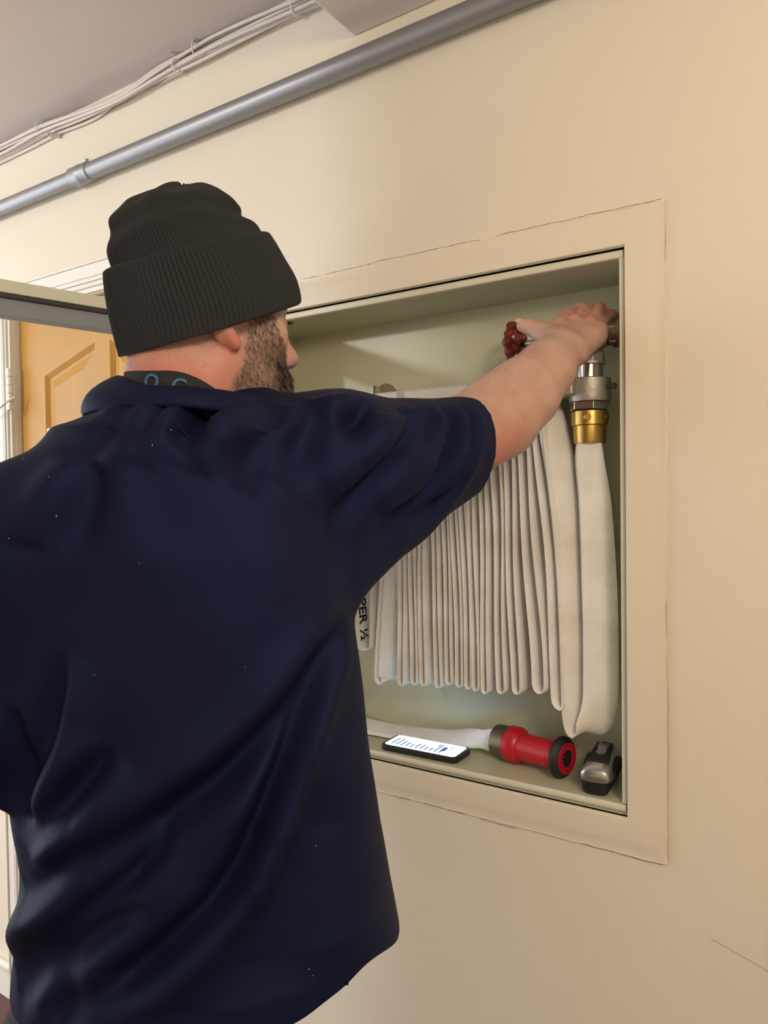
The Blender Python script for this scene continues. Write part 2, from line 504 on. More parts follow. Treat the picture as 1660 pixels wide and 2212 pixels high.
# ---------------- door at left with casing
dr = empty('door_1', (DX0, 0, 0)); tag(dr, 'golden oak panel door in white casing beyond the man', kind='structure')
box('jamb', DX0-0.018, DX0, 0.0, 0.14, 0, DZ1+0.018, M['white_trim'], dr)
box('jamb', DX1, DX1+0.018, 0.0, 0.14, 0, DZ1+0.018, M['white_trim'], dr)
box('jamb', DX0, DX1, 0.0, 0.14, DZ1, DZ1+0.018, M['white_trim'], dr)
def casing(name, x0, x1, z0, z1, vertical, inner_low):
    # moulded board: flat with three stepped beads toward the opening
    steps = [(0.0, 0.16, 0.010), (0.16, 0.24, 0.016), (0.24, 0.33, 0.012), (0.33, 0.42, 0.018), (0.42, 0.50, 0.013), (0.50, 0.93, 0.016), (0.93, 1.0, 0.021)]
    bm = bmesh.new()
    for a, b, d in steps:
        if vertical:
            w = x1-x0
            xa, xb = (x0+w*a, x0+w*b) if inner_low else (x1-w*b, x1-w*a)
            box_bm(xa, xb, -d, 0.001, z0, z1, bm)
        else:
            w = z1-z0
            box_bm(x0, x1, -d, 0.001, z0+w*a, z0+w*b, bm)
    o = link_bm(name, bm, M['white_trim'], bevel=0.0015)
    adopt(o, dr); return o
casing('casing', DX0-0.070, DX1+0.070, DZ1+0.002, 2.094, False, True)
casing('casing', DX0-0.074, DX0-0.004, 0, DZ1+0.002, True, False)
casing('casing', DX1+0.004, DX1+0.074, 0, DZ1+0.002, True, True)
# slab with stiles and rails; panels with slanted tops, recessed and raised
dy = 0.018
leaf = box('slab', DX0+0.003, DX1-0.003, dy+0.010, dy+0.034, 0.008, DZ1-0.003, M['oak'], dr)
dxm = (DX0+DX1)/2
def prism_ring(name, outer, inner, y_out, y_in, parent, m):
    n = len(outer); V = [(x, y_out, z) for x, z in outer]+[(x, y_in, z) for x, z in inner]
    Fc = [(k, (k+1) % n, (k+1) % n+n, k+n) for k in range(n)]
    o = link_mesh(name, V, Fc, m)
    bm = bmesh.new(); bm.from_mesh(o.data); bmesh.ops.recalc_face_normals(bm, faces=bm.faces); bm.to_mesh(o.data); bm.free()
    return adopt(o, parent)
def inset(poly, d):
    n = len(poly); out = []
    c = np.mean(np.array(poly), axis=0)
    for i in range(n):
        p0 = np.array(poly[i-1]); p = np.array(poly[i]); p1 = np.array(poly[(i+1) % n])
        e0 = (p-p0)/np.linalg.norm(p-p0); e1 = (p1-p)/np.linalg.norm(p1-p)
        n0 = np.array([-e0[1], e0[0]]); n1 = np.array([-e1[1], e1[0]])
        if np.dot(n0, c-p) < 0: n0 = -n0
        if np.dot(n1, c-p) < 0: n1 = -n1
        bis = n0+n1; bis /= max(1e-6, np.dot(bis, n0))
        out.append(tuple(p+bis*d))
    return out
pl = -1.942; pr_ = -1.712
mir = lambda x: DX0+DX1-x
panels = [[(pl, 1.12), (pr_, 1.12), (pr_, 1.900), (pl, 1.834)],
          [(pl, 0.25), (pr_, 0.25), (pr_, 0.95), (pl, 0.95)]]
panels += [[(mir(x), z) for x, z in p][::-1] for p in panels]
# face plate of the door with holes for the panels (stiles and rails)
def plate_with_panels():
    bm = bmesh.new()
    outer = [(DX0+0.003, 0.008), (DX1-0.003, 0.008), (DX1-0.003, DZ1-0.003), (DX0+0.003, DZ1-0.003)]
    es = []
    for poly in [outer]+panels:
        vs = [bm.verts.new((x, dy, z)) for x, z in poly]
        es += [bm.edges.new((vs[i], vs[(i+1) % len(vs)])) for i in range(len(vs))]
    bmesh.ops.triangle_fill(bm, edges=es, use_beauty=True, use_dissolve=False)
    return bm
adopt(link_bm('stiles_and_rails', plate_with_panels(), M['oak']), dr)
for e0, e1 in ((DX0+0.003, DX0+0.003), ):
    box('leaf_edge', DX0+0.0029, DX0+0.0035, dy, dy+0.012, 0.008, DZ1-0.003, M['oak'], dr)
for p in panels:
    pn = prism_ring('panel', p, inset(p, 0.012), dy, dy+0.009, dr, M['oak'])
    i2 = inset(p, 0.020); i3 = inset(p, 0.048)
    prism_ring('panel_flat', inset(p, 0.012), i2, dy+0.009, dy+0.009, pn, M['oak'])
    prism_ring('panel_bevel', i2, i3, dy+0.009, dy+0.001, pn, M['oak'])
    adopt(link_mesh('panel_field', [(x, dy+0.001, z) for x, z in i3], [tuple(range(len(i3)))], M['oak']), pn)
# hinges: leaf plate and knuckle barrel
for zc in (1.805, 1.05, 0.25):
    hg = box('hinge', DX0-0.014, DX0+0.004, -0.006, 0.001, zc-0.06, zc+0.06, M['white_trim'], dr, bevel=0.001)
    for k in range(5):
        z0 = zc-0.06+k*0.024
        lathe('knuckle', (DX0-0.006, -0.010, z0+0.0008), (0, 0, 1), [(0, 0.0095), (0.0224, 0.0095)], M['white_trim'], hg, seg=16)
nt_ = box('paper_notice', -1.935, -1.90, 0.0165, 0.018, 1.60, 1.687, M['paper']); tag(nt_, 'small white paper notice stuck on the oak door', 'notice')
strand_pts = catmull([onY(33, 858, -0.015), onY(15, 868, -0.03), onY(-5, 884, -0.045), onY(-60, 915, -0.05)], 6)
tag(tube('white_strand', strand_pts, 0.0028, M['paper']), 'thin white strand running left from the door hinge', 'cord')  # thin white tube leading from the hinge past the left edge

# ------------------------------------------------------------------ hose cabinet
CD = 0.162   # back panel
cabn = empty('hose_cabinet', (OX0, 0, OZ0)); tag(cabn, 'olive painted recessed fire hose cabinet with its glass door swung open', 'cabinet')
IX0, IX1, IZ0, IZ1 = OX0+0.008, OX1-0.010, OZ0+0.018, OZ1-0.014
box('back_panel', IX0, IX1, CD, CD+0.004, IZ0, IZ1, M['cab'], cabn)
box('side_panel', IX0-0.003, IX0, 0.012, CD, IZ0, IZ1, M['cab'], cabn)
box('side_panel', IX1, IX1+0.003, 0.012, CD, IZ0, IZ1, M['cab'], cabn)
box('top_panel', IX0, IX1, 0.012, CD, IZ1, IZ1+0.003, M['cab'], cabn)
box('bottom_panel', IX0, IX1, 0.006, CD, IZ0-0.003, IZ0, M['cab'], cabn)
# flange lip round the front, set just behind the plaster edge
bm = bmesh.new()
box_bm(IX1-0.001, OX1-0.003, 0.004, 0.014, IZ0, OZ1-0.003, bm)
link = link_bm('flange', bm, M['cab_lip'], bevel=0.001); adopt(link, cabn)
box('flange', OX0+0.003, OX1-0.003, 0.002, 0.014, IZ1-0.001, OZ1-0.0018, M['cab_lip'], cabn, bevel=0.003)
box('flange', OX0+0.003, IX0+0.001, 0.004, 0.014, IZ0, OZ1-0.003, M['cab_lip'], cabn, bevel=0.001)
# rolled sill at the bottom
sill = []
for k in range(9):
    a = math.radians(-90+k*20)
    sill.append((0.004-0.0045*math.cos(a), IZ0-0.006+0.0062*math.sin(a)))
V = []; Fc = []
xs_ = [OX0+0.003, OX1-0.004]
for x in xs_:
    for y, z in sill: V.append((x, y, z))
n = len(sill)
for k in range(n-1): Fc.append((k, k+1, k+1+n, k+n))
Fc.append((n-1, 0, n, 2*n-1)); Fc += [tuple(range(n)), tuple(range(n, 2*n))[::-1]]
o = link_mesh('sill', V, Fc, M['cab_lip'], None, True); smooth_by_angle(o, 40); adopt(o, cabn)
box('under_sill', OX0+0.002, OX1-0.002, 0.006, 0.013, OZ0, IZ0-0.010, M['cab'], cabn)

# glass door, hinged on the left and swung out about 103 degrees
da = math.radians(13.0)
hx, hy = OX0+0.002, -0.012
ddir = np.array([-math.sin(da), -math.cos(da), 0.0]); dn = np.array([math.cos(da), -math.sin(da), 0.0])
DW = 0.80; dz0, dz1 = 0.968, 1.866
def dbox(name, s0, s1, t0, t1, z0, z1, m_, parent, bevel=0):
    bm = bmesh.new()
    c = []
    for (s, t) in ((s0, t0), (s1, t0), (s1, t1), (s0, t1)):
        c.append(np.array([hx, hy, 0]) + ddir*s + dn*t)
    lo = [bm.verts.new((p[0], p[1], z0)) for p in c]; hi = [bm.verts.new((p[0], p[1], z1)) for p in c]
    bm.faces.new(lo); bm.faces.new(hi)
    for k in range(4): bm.faces.new([lo[k], lo[(k+1) % 4], hi[(k+1) % 4], hi[k]])
    o = link_bm(name, bm, m_, bevel=bevel); adopt(o, parent); return o
cdoor = dbox('door', 0.0, DW, -0.004, -0.001, dz1-0.064, dz1, M['door_frame'], cabn)   # outer skin of the top rail
cdoor['label'] = 'sage painted metal door frame with clear glass'
dbox('door_skin', 0.0, DW, -0.004, -0.001, dz0, dz0+0.064, M['door_frame'], cdoor)
dbox('door_skin', 0.0, 0.064, -0.004, -0.001, dz0+0.064, dz1-0.064, M['door_frame'], cdoor)
dbox('door_skin', DW-0.064, DW, -0.004, -0.001, dz0+0.064, dz1-0.064, M['door_frame'], cdoor)
for z0, z1, f0, f1 in ((dz1-0.064, dz1, dz1-0.022, dz1), (dz0, dz0+0.064, dz0, dz0+0.022)):
    dbox('flange', 0.0, DW, -0.001, 0.016, f0, f1, M['door_frame'], cdoor, 0.0015)
    top = z1 == dz1
    if top:
        dbox('gap_strip', 0.004, DW-0.004, 0.000, 0.012, f0-0.007, f0, M['gap_strip'], cdoor, 0.001)  # dark strip painted in for the shaded gap below the flange
        dbox('rail', 0.0, DW, -0.001, 0.004, z0, f0-0.007, M['door_rail'], cdoor, 0.0008)
    else:
        dbox('rail', 0.0, DW, -0.001, 0.004, f1, z1, M['door_rail'], cdoor, 0.0008)
for s0, s1, g0, g1 in ((0.0, 0.064, 0.0, 0.020), (DW-0.064, DW, DW-0.02, DW)):
    dbox('stile', s0, s1, -0.001, 0.004, dz0+0.0642, dz1-0.0642, M['door_rail'], cdoor)
    dbox('flange', g0, g1, 0.004, 0.016, dz0+0.023, dz1-0.023, M['door_frame'], cdoor, 0.0015)
gp = dbox('glass_pane', 0.058, DW-0.058, 0.0042, 0.0062, dz0+0.058, dz1-0.058, M['glass'], cdoor)
gp['label'] = 'clear glass pane'

# ------------------------------------------------------------------ conduit
CZ = 2.313; CY = -0.027
cx_c = onY(176, 388, CY)[0]
cd = empty('conduit', (cx_c, CY, CZ)); tag(cd, 'galvanised metal conduit pipe running along the upper wall', 'pipe')
lathe('pipe', (cx_c-0.01, CY, CZ), (1, 0, 0), [(0, 0.0205), (3.9, 0.0205)], M['conduit'], cd, seg=32)
lathe('pipe', (XL, CY, CZ), (1, 0, 0), [(0, 0.0185), (cx_c-XL, 0.0185)], M['conduit'], cd, seg=32)
cp = lathe('coupling', (cx_c-0.035, CY, CZ), (1, 0, 0), [(0, 0.0205), (0.004, 0.0235), (0.030, 0.0235), (0.034, 0.0245), (0.040, 0.0245), (0.044, 0.0235), (0.075, 0.0235), (0.079, 0.021)], M['conduit'], cd, seg=32)
lathe('set_screw', (cx_c+0.032, CY-0.004, CZ+0.020), (0, -0.2, 1), [(0, 0.0045), (0.009, 0.0045), (0.010, 0.0035)], M['conduit'], cp, seg=12)
for x in (-2.6, -1.05+0.0, 0.35):
    if -2.2 < x < -0.4: continue
    lathe('strap', (x, CY, CZ), (1, 0, 0), [(0, 0.0225), (0.02, 0.0225)], M['conduit'], cd, seg=24)

# ------------------------------------------------------------------ cables in the ceiling corner
ctr = [(-320, 472), (-120, 378), (0, 322), (87, 280), (170, 250), (256, 214), (339, 160), (426, 110), (495, 76), (641, 8), (780, -55), (900, -110)]
spread = [16, 16, 17, 10, 8, 6, 12, 18, 20, 19, 17, 17]
cab_labels = ['topmost white cable of the bundle in the ceiling corner', 'second white cable from the top of the ceiling bundle', 'third white cable from the top of the ceiling bundle',
              'fourth white cable from the top of the ceiling bundle', 'fourth white cable from the bottom of the ceiling bundle', 'third white cable from the bottom of the ceiling bundle',
              'second white cable from the bottom of the ceiling bundle', 'lowest white cable inside the tied ceiling bundle']
for i in range(8):
    u = (i-3.5)/3.5
    pts = []
    for j, ((x, y), s) in enumerate(zip(ctr, spread)):
        uu = 1.25*u + 0.16*math.sin(j*1.7+i*2.1)
        dep = -0.007-0.010*(i % 3) - 0.002*math.cos(j+i)
        q = onY(x, y+uu*s, dep)
        q[2] = min(q[2], CEIL-0.005)
        pts.append(q)
    tag(tube('cable', catmull(pts, 7), 0.0040, M['cable'], seg=8), cab_labels[i], 'cable', 'cables tied along the ceiling corner')
br = [(-300, 505), (-120, 412), (0, 352), (70, 318), (128, 288), (206, 256), (262, 212), (330, 170), (400, 118)]
tag(tube('cable', catmull([onY(x, y, -0.006 - 0.004*(k > 5)*(k-5)) for k, (x, y) in enumerate(br)], 7), 0.0040, M['cable'], seg=8),
    'single white cable sagging below the ceiling bundle at left', 'cable', 'cables tied along the ceiling corner')
tie_lab = ['white cable tie round the bundle near the left edge', 'white cable tie in the middle of the ceiling bundle', 'white cable tie hanging from the upper screw anchor', 'white cable tie beside the ceiling beam']
for (x, y, h), lb in zip(((90, 278, 17), (385, 145, 17), (428, 105, 26), (641, 10, 27)), tie_lab):
    c = onY(x, y, -0.020); k = 0.75*h*1.75/1600
    pts = [c + np.array([0.12*math.sin(a)*k, -0.018*math.cos(a), k*math.sin(a)*1.02]) for a in np.linspace(0, 2*math.pi, 25)]
    tag(tube('cable_tie', pts, 0.0016, M['paper'], seg=6), lb, 'cable tie', 'cable ties on the ceiling bundle')
anch_lab = ['dark screw anchor on the ceiling above the cable bundle', 'dark screw anchor just above the hanging cable tie', 'dark screw anchor below the cables at far left']
for (x, y), lb in zip(((372, 113), (421, 89), (105, 290)), anch_lab):
    c = onY(x, y, -0.03)
    e = empty('screw_anchor', tuple(c)); tag(e, lb, 'anchor', 'screw anchors by the cables')
    top = np.array([c[0]+0.012, c[1]+0.025, c[2]+0.0])
    lathe('sleeve', c, (0.3, 1, 0.12), [(0, 0.0058), (0.028, 0.0058)], M['cable'], e, seg=14)
    lathe('bore', c-np.array([0.0001, 0.0006, 0]), (0.3, 1, 0.12), [(0, 0.0040), (0.003, 0.0040)], M['dark'], e, seg=12)
#==HOSE==
# ------------------------------------------------------------------ valve, rack, hose
AX = -0.415; AY = 0.078          # axis of the vertical outlet
def vz(py): return onY(1272, py, AY)[2]
VH = onY(1250, 728, AY)[2]       # height of the horizontal valve axis
val = empty('hose_valve', (AX, AY, vz(785))); tag(val, 'cast hose valve with dark red handwheel gripped by the man', 'valve')
# globe body, outlet neck and hex flange
lathe('body', (AX-0.045, AY, VH), (1, 0, 0), [(0, 0.014), (0.004, 0.017), (0.018, 0.020), (0.036, 0.0235), (0.055, 0.025), (0.070, 0.023), (0.078, 0.021)], M['cast'], val)
lathe('outlet_neck', (AX, AY, VH-0.01), (0, 0, -1), [(0, 0.024), (VH-0.01-vz(766), 0.023)], M['cast'], val)
lathe('outlet_nut', (AX, AY, vz(766)), (0, 0, -1), [(0, 0.026), (vz(766)-vz(785), 0.026)], M['cast'], val, poly=8)
lathe('outlet_nut', (AX, AY, vz(785)), (0, 0, -1), [(0, 0.0275), (0.003, 0.0275)], M['cast'], val)
# inlet with a big union ring at the right
lathe('inlet', (AX+0.030, AY, VH), (1, 0, 0), [(0, 0.021), (0.012, 0.021), (0.0125, 0.025), (0.026, 0.025), (0.0265, 0.034), (0.037, 0.034), (0.038, 0.031), (0.075, 0.030)], M['bronze'], val)
lathe('inlet_ring', (AX+0.040, AY, VH), (1, 0, 0), [(0, 0.0262), (0.012, 0.0262)], M['cast'], val, poly=6)
# bonnet, stem and handwheel to the left
lathe('bonnet', (AX-0.04, AY, VH), (-1, 0, 0), [(0, 0.019), (0.012, 0.019), (0.0125, 0.015), (0.03, 0.014), (0.032, 0.011), (0.045, 0.010)], M['bronze'], val)
lathe('stem', (AX-0.08, AY, VH), (-1, 0, 0), [(0, 0.0055), (0.052, 0.0055)], M['chrome'], val, seg=20)
WX = onY(1115, 737, AY)[0]; WZ = onY(1115, 738, AY)[2]; WR = 0.036
wheel = lathe('handwheel', (WX+0.006, AY, VH), (-1, 0, 0), [(0, 0.009), (0.002, 0.011), (0.012, 0.011), (0.014, 0.008)], M['iron_red'], val, seg=24)
V = []; Fc = []; NS = 60; NT = 10
for i in range(NS):
    a = 2*math.pi*i/NS
    rr = WR + 0.0022*math.cos(6*a); tr = 0.0072 + 0.0016*math.cos(12*a)
    for k in range(NT):
        b = 2*math.pi*k/NT
        rad = rr + tr*0.8*math.cos(b)
        V.append((WX + tr*1.15*math.sin(b), AY + rad*math.cos(a), VH + rad*math.sin(a)))
for i in range(NS):
    for k in range(NT):
        a = i*NT+k; b = i*NT+(k+1) % NT; c = ((i+1) % NS)*NT+(k+1) % NT; d = ((i+1) % NS)*NT+k
        Fc.append((a, d, c, b))
adopt(link_mesh('rim', V, Fc, M['iron_red'], None, True), wheel)
for i in range(5):
    a = 2*math.pi*i/5+0.3
    tube('spoke', [(WX+0.003*math.cos(t*3.14), AY+math.cos(a)*(0.006+t*(WR-0.007)), VH+math.sin(a)*(0.006+t*(WR-0.007))) for t in np.linspace(0, 1, 6)], [0.0055, 0.005, 0.0042, 0.004, 0.0042, 0.005], M['iron_red'], wheel, seg=8)

# chrome nipple below the valve with clamp casting, nut
nip = empty('nipple', (AX, AY, vz(820))); tag(nip, 'shiny chrome pipe nipple below the valve with hex nut', 'pipe fitting')
lathe('sleeve', (AX, AY, vz(786)), (0, 0, -1), [(0, 0.0232), (0.0012, 0.0225), (0.002, 0.0232), (0.0032, 0.0225), (0.004, 0.0232), (vz(786)-vz(822), 0.0232)], M['chrome'], nip)
lathe('hex_nut', (AX-0.002, AY, vz(870)), (0, 0, -1), [(0, 0.0335), (0.0135, 0.0335)], M['chrome'], nip, poly=6)
lathe('washer', (AX, AY, vz(870)-0.0135), (0, 0, -1), [(0, 0.026), (0.004, 0.026)], M['rubber'], nip)

# rack: steel channel bar hung from the clamp casting
RZ0, RZ1 = 1.655, 1.688
RX0 = onY(808, 850, 0.022)[0]
rack = empty('hose_rack', (RX0, 0.022, RZ0)); tag(rack, 'steel hose rack bar with cast clamp holding the folded hose', 'hose rack')
box('front_bar', RX0, AX-0.030, 0.020, 0.0235, RZ0, RZ1, M['steel'], rack, bevel=0.001)
box('front_bar', RX0, AX-0.030, 0.128, 0.131, RZ0, RZ1, M['steel'], rack, bevel=0.001)
box('top_flange', RX0, AX-0.030, 0.020, 0.034, RZ1-0.002, RZ1+0.001, M['steel'], rack, bevel=0.0006)
bk = box('end_bracket', RX0-0.003, RX0+0.004, 0.018, 0.134, RZ0+0.002, RZ1+0.018, M['steel'], rack, bevel=0.003)
lathe('end_disc', (RX0+0.022, 0.030, RZ1-0.004), (0, 1, 0), [(0, 0.024), (0.003, 0.024)], M['bronze'], rack, seg=36)
box('spacer', RX0+0.055, RX0+0.072, 0.0185, 0.0205, RZ0+0.001, RZ1-0.001, M['cast'], rack, bevel=0.0005)
cl = lathe('clamp', (AX, AY, vz(819)), (0, 0, -1), [(0, 0.034), (0.002, 0.0365), (0.010, 0.0365), (0.034, 0.036), (0.040, 0.0345), (vz(819)-vz(869), 0.034)], M['cast'], rack)
box('clamp_arm', AX-0.075, AX-0.012, 0.026, AY+0.02, RZ0-0.001, RZ1-0.006, M['cast'], rack, bevel=0.003)
tube('clamp_bolt', [(AX+0.03, AY-0.012, vz(840)), (AX+0.047, AY-0.014, vz(841))], 0.0035, M['bronze'], rack, seg=8)
lathe('clamp_bolt', (AX+0.045, AY-0.014, vz(841)), (1, 0, 0), [(0, 0.0055), (0.005, 0.0055)], M['bronze'], rack, poly=6)

# ---- the hose: one thing, its brass coupling and every hanging fold a part
hose = empty('fire_hose', (AX, AY, 1.1)); tag(hose, 'off white woven fire hose folded accordion style on the rack', 'hose')
bc = lathe('brass_coupling', (AX, AY, vz(889)), (0, 0, -1), [(0, 0.0295), (0.001, 0.0312), (vz(889)-vz(919), 0.0312), (vz(889)-vz(920), 0.0295), (vz(889)-vz(921), 0.0280), (vz(889)-vz(950), 0.0275), (vz(889)-vz(958), 0.0262)], M['brass'], hose)
lg = np.array([0.20, -0.98, 0]); 
lathe('lug', np.array([AX, AY, vz(904)])+lg*0.029, lg, [(0, 0.0062), (0.0035, 0.0060), (0.0042, 0.005)], M['brass'], bc, seg=20)
lg2 = np.array([0.98, -0.1, 0])
lathe('lug', np.array([AX, AY, vz(904)])+lg2*0.029, lg2, [(0, 0.0062), (0.0040, 0.0060)], M['brass'], bc, seg=20)

def ribbon(name, path, wdir, width, thick, parent, m=None, puff=None):
    """flat hose: path (N,3); wdir (N,3) unit vectors across; rounded rectangular section"""
    path = np.asarray(path, float); N_ = len(path)
    wdir = np.broadcast_to(np.asarray(wdir, float), (N_, 3)).copy()
    width = np.broadcast_to(np.asarray(width, float), (N_,)); thick = np.broadcast_to(np.asarray(thick, float), (N_,))
    t = np.gradient(path, axis=0); t /= np.linalg.norm(t, axis=1)[:, None]+1e-12
    wdir -= t*np.sum(wdir*t, axis=1)[:, None]; wdir /= np.linalg.norm(wdir, axis=1)[:, None]
    nn = np.cross(t, wdir)
    prof = []
    K = 7
    for k in range(K):            # front to back on the + side
        s = -1+2*k/(K-1); prof.append((s*0.93, 1.0 if abs(s) < .99 else 0.8))
    prof.append((1.0, 0.0))
    for k in range(K):
        s = 1-2*k/(K-1); prof.append((s*0.93, -1.0 if abs(s) < .99 else -0.8))
    prof.append((-1.0, 0.0))
    n = len(prof); V = []; Fc = []; UV = []
    L = np.concatenate([[0], np.cumsum(np.linalg.norm(np.diff(path, axis=0), axis=1))])
    for i in range(N_):
        for a, b in prof:
            V.append(path[i] + wdir[i]*a*width[i]/2 + nn[i]*b*thick[i]/2)
    for i in range(N_-1):
        for k in range(n):
            a = i*n+k; b = i*n+(k+1) % n
            Fc.append((a, b, b+n, a+n))
    Fc.append(tuple(range(n))[::-1]); Fc.append(tuple((N_-1)*n+k for k in range(n)))
    o = link_mesh(name, V, Fc, m or M['hose'], None, True)
    me = o.data
    uvl = me.uv_layers.new(name='UVMap')
    vu = np.array([(L[i], prof[k][0]*width[i]/2 + (0.08 if prof[k][1] < 0 else 0)) for i in range(N_) for k in range(n)])
    li = np.zeros(len(me.loops), int); me.loops.foreach_get('vertex_index', li)
    uvl.data.foreach_set('uv', vu[li].ravel())
    bm = bmesh.new(); bm.from_mesh(me); bmesh.ops.recalc_face_normals(bm, faces=bm.faces); bm.to_mesh(me); bm.free()
    smooth_by_angle(o, 60)
    if parent: adopt(o, parent)
    return o

def fold_path(xl_t, xr_t, xb, zb, ztop, gap, lean=0.0, nn=26, wav=0.0, seed=0):
    """U shaped strand pair in the x-z plane: tops at xl_t / xr_t, bottom bend centre at xb"""
    r = np.random.default_rng(seed)
    pts = []
    rb = gap/2
    ph = r.random()*6
    for t in np.linspace(0, 1, nn):          # left strand going down
        e = t*t*(3-2*t)
        x = xl_t+(xb-rb-xl_t)*(0.35*t+0.65*e) + wav*math.sin(t*5+ph)*math.sin(math.pi*t)
        pts.append((x, 0, ztop+(zb+rb*1.4-ztop)*t))
    for a in np.linspace(0, math.pi, 9)[1:-1]:
        pts.append((xb-rb*math.cos(a), 0, zb+rb*1.4-rb*1.4*math.sin(a)))
    for t in np.linspace(1, 0, nn):
        e = t*t*(3-2*t)
        x = xr_t+(xb+rb-xr_t)*(0.35*t+0.65*e) + wav*math.sin(t*5+ph+0.5)*math.sin(math.pi*t)
        pts.append((x, 0, ztop+(zb+rb*1.4-ztop)*t))
    return np.array(pts)

HF = 0.036     # front edge of the hose
HWD = 0.064
# fold bottoms in the picture (px, py) -> world; tops fan in along the rack
bot = [(811, 1471), (864, 1480), (893, 1479), (912, 1480), (945, 1486), (968, 1480), (990, 1485), (1010, 1489), (1026, 1493), (1046, 1499), (1081, 1499), (1115, 1500), (1162, 1497), (1203, 1529)]
topx = [(846, 868), (868, 866), (886, 865), (904, 864), (926, 862), (950, 861), (972, 860), (992, 858), (1012, 858), (1036, 857), (1062, 857), (1090, 856), (1122, 858), (1158, 862)]
ZT = 1.668
folds = []
for i, ((bx, by), (tx, ty)) in enumerate(zip(bot, topx)):
    b = onY(bx, by, HF)
    xt = onY(tx, ty, HF)[0]
    dxt = 0.0055 if i < 10 else 0.009
    gap = 0.012 if i < 10 else (0.015 if i < 12 else 0.022)
    if i == 0: gap = 0.010
    pth = fold_path(xt-dxt, xt+dxt, b[0], b[2], ZT, gap, wav=0.003 if i < 10 else 0.005, seed=i)
    rot = [0.5, 0.12, 0.05, 0.15, 0.06, 0, 0.03, 0.0, 0.02, 0.06, 0.05, 0.06, 0.22, 0.40][i]
    n_ = len(pth); s = np.abs(np.linspace(-1, 1, n_))
    fade = np.clip((1-s)/0.55, 0, 1); fade = fade*fade*(3-2*fade)
    W = np.stack([np.sin(rot*fade), np.cos(rot*fade), np.zeros(n_)], 1)
    pth[:, 1] = HF+HWD/2
    # turn about the front edge so that this edge stays put
    pth[:, 0] += np.sin(rot*fade)*HWD/2
    th = 0.0042
    f_ = ribbon('fold', pth, W, HWD, th, hose)
    folds.append(f_)
# wide loop at far left, carrying the stencilled lettering
bl = onY(786, 1404, HF)
pthL = []
xl, xr_ = onY(762, 1290, HF)[0], onY(812, 1290, HF)[0]
x0b, x1b, zb = onY(774, 1400, HF)[0], onY(801, 1400, HF)[0], bl[2]
for t in np.linspace(0, 1, 24): pthL.append((xl-0.02*(1-t)+(x0b-xl)*t, HF+HWD/2, ZT+(zb+0.008-ZT)*t))
for t in np.linspace(0, 1, 8)[1:-1]:
    a = math.pi*t; pthL.append(((x0b+x1b)/2-(x1b-x0b)/2*math.cos(a), HF+HWD/2, zb+0.008-0.009*math.sin(a)))
for t in np.linspace(1, 0, 24): pthL.append((xr_+(x1b-xr_)*t+0.004*(1-t), HF+HWD/2, ZT+(zb+0.008-ZT)*t))
fL = ribbon('fold', pthL, (0.10, 0.995, 0), HWD, 0.0042, hose)
def text_mesh(name, body, size, mat_, origin, xdir, ydir, parent, extrude=0.0004):
    cu = bpy.data.curves.new(name, 'FONT'); cu.body = body; cu.size = size; cu.extrude = extrude; cu.offset = size*0.018
    ob = bpy.data.objects.new(name, cu); COL.objects.link(ob)
    dg = bpy.context.evaluated_depsgraph_get(); dg.update()
    me = bpy.data.meshes.new_from_object(ob.evaluated_get(dg))
    bpy.data.objects.remove(ob)
    o = bpy.data.objects.new(name, me); COL.objects.link(o)
    me.materials.clear(); me.materials.append(mat_)
    X = np.asarray(xdir, float); X /= np.linalg.norm(X); Y = np.asarray(ydir, float); Y -= X*np.dot(X, Y); Y /= np.linalg.norm(Y)
    mt = Matrix((tuple(X), tuple(Y), tuple(np.cross(X, Y)))).transposed().to_4x4(); mt.translation = Vector(origin)
    me.transform(mt)
    if parent: adopt(o, parent)
    return o
# lettering runs down the right-hand face of the far strand of that loop
tA = np.array(pthL[12]); tB = np.array(pthL[22]); dd = tB-tA; dd /= np.linalg.norm(dd)
org = tB - dd*0.098 + np.array([0.0012, -0.021, 0])
text_mesh('lettering', 'S PER ½', 0.033, M['ink'], org, dd, (0.1, 0.99, 0), fL, 0.0003)

# last fold: from the brass coupling down, round and up to the rack, half turned to the viewer
zc0 = vz(957)
pR = [(1273, 950), (1275, 1000), (1287, 1100), (1297, 1300), (1299, 1460), (1296, 1525), (1282, 1566), (1262, 1577), (1252, 1542), (1248, 1450), (1239, 1250), (1222, 1080), (1203, 960), (1190, 900), (1180, 868)]
ry = [AY, AY, 0.070, 0.062, 0.058, 0.056, 0.054, 0.056, 0.060, 0.062, 0.066, 0.068, 0.068, 0.068, 0.068]
pw = catmull([onY(x, y, yy) for (x, y), yy in zip(pR, ry)], 6)
ang = np.interp(np.linspace(0, 1, len(pw)), [0, .05, .25, .45, .55, .75, 1], [1.25, 1.2, 1.02, 0.95, 0.90, 0.75, 0.45])
Wd = np.stack([np.sin(ang), np.cos(ang), np.zeros(len(pw))], 1)
tt = np.linspace(0, 1, len(pw))
width = np.interp(tt, [0, .04, .2, 1], [0.042, 0.047, 0.060, 0.064])
thick = np.interp(tt, [0, .05, .18, .3, .46, .54, .7, 1], [0.040, 0.032, 0.016, 0.010, 0.0055, 0.0055, 0.009, 0.006])
fR = ribbon('fold', pw, Wd, width, thick, hose)

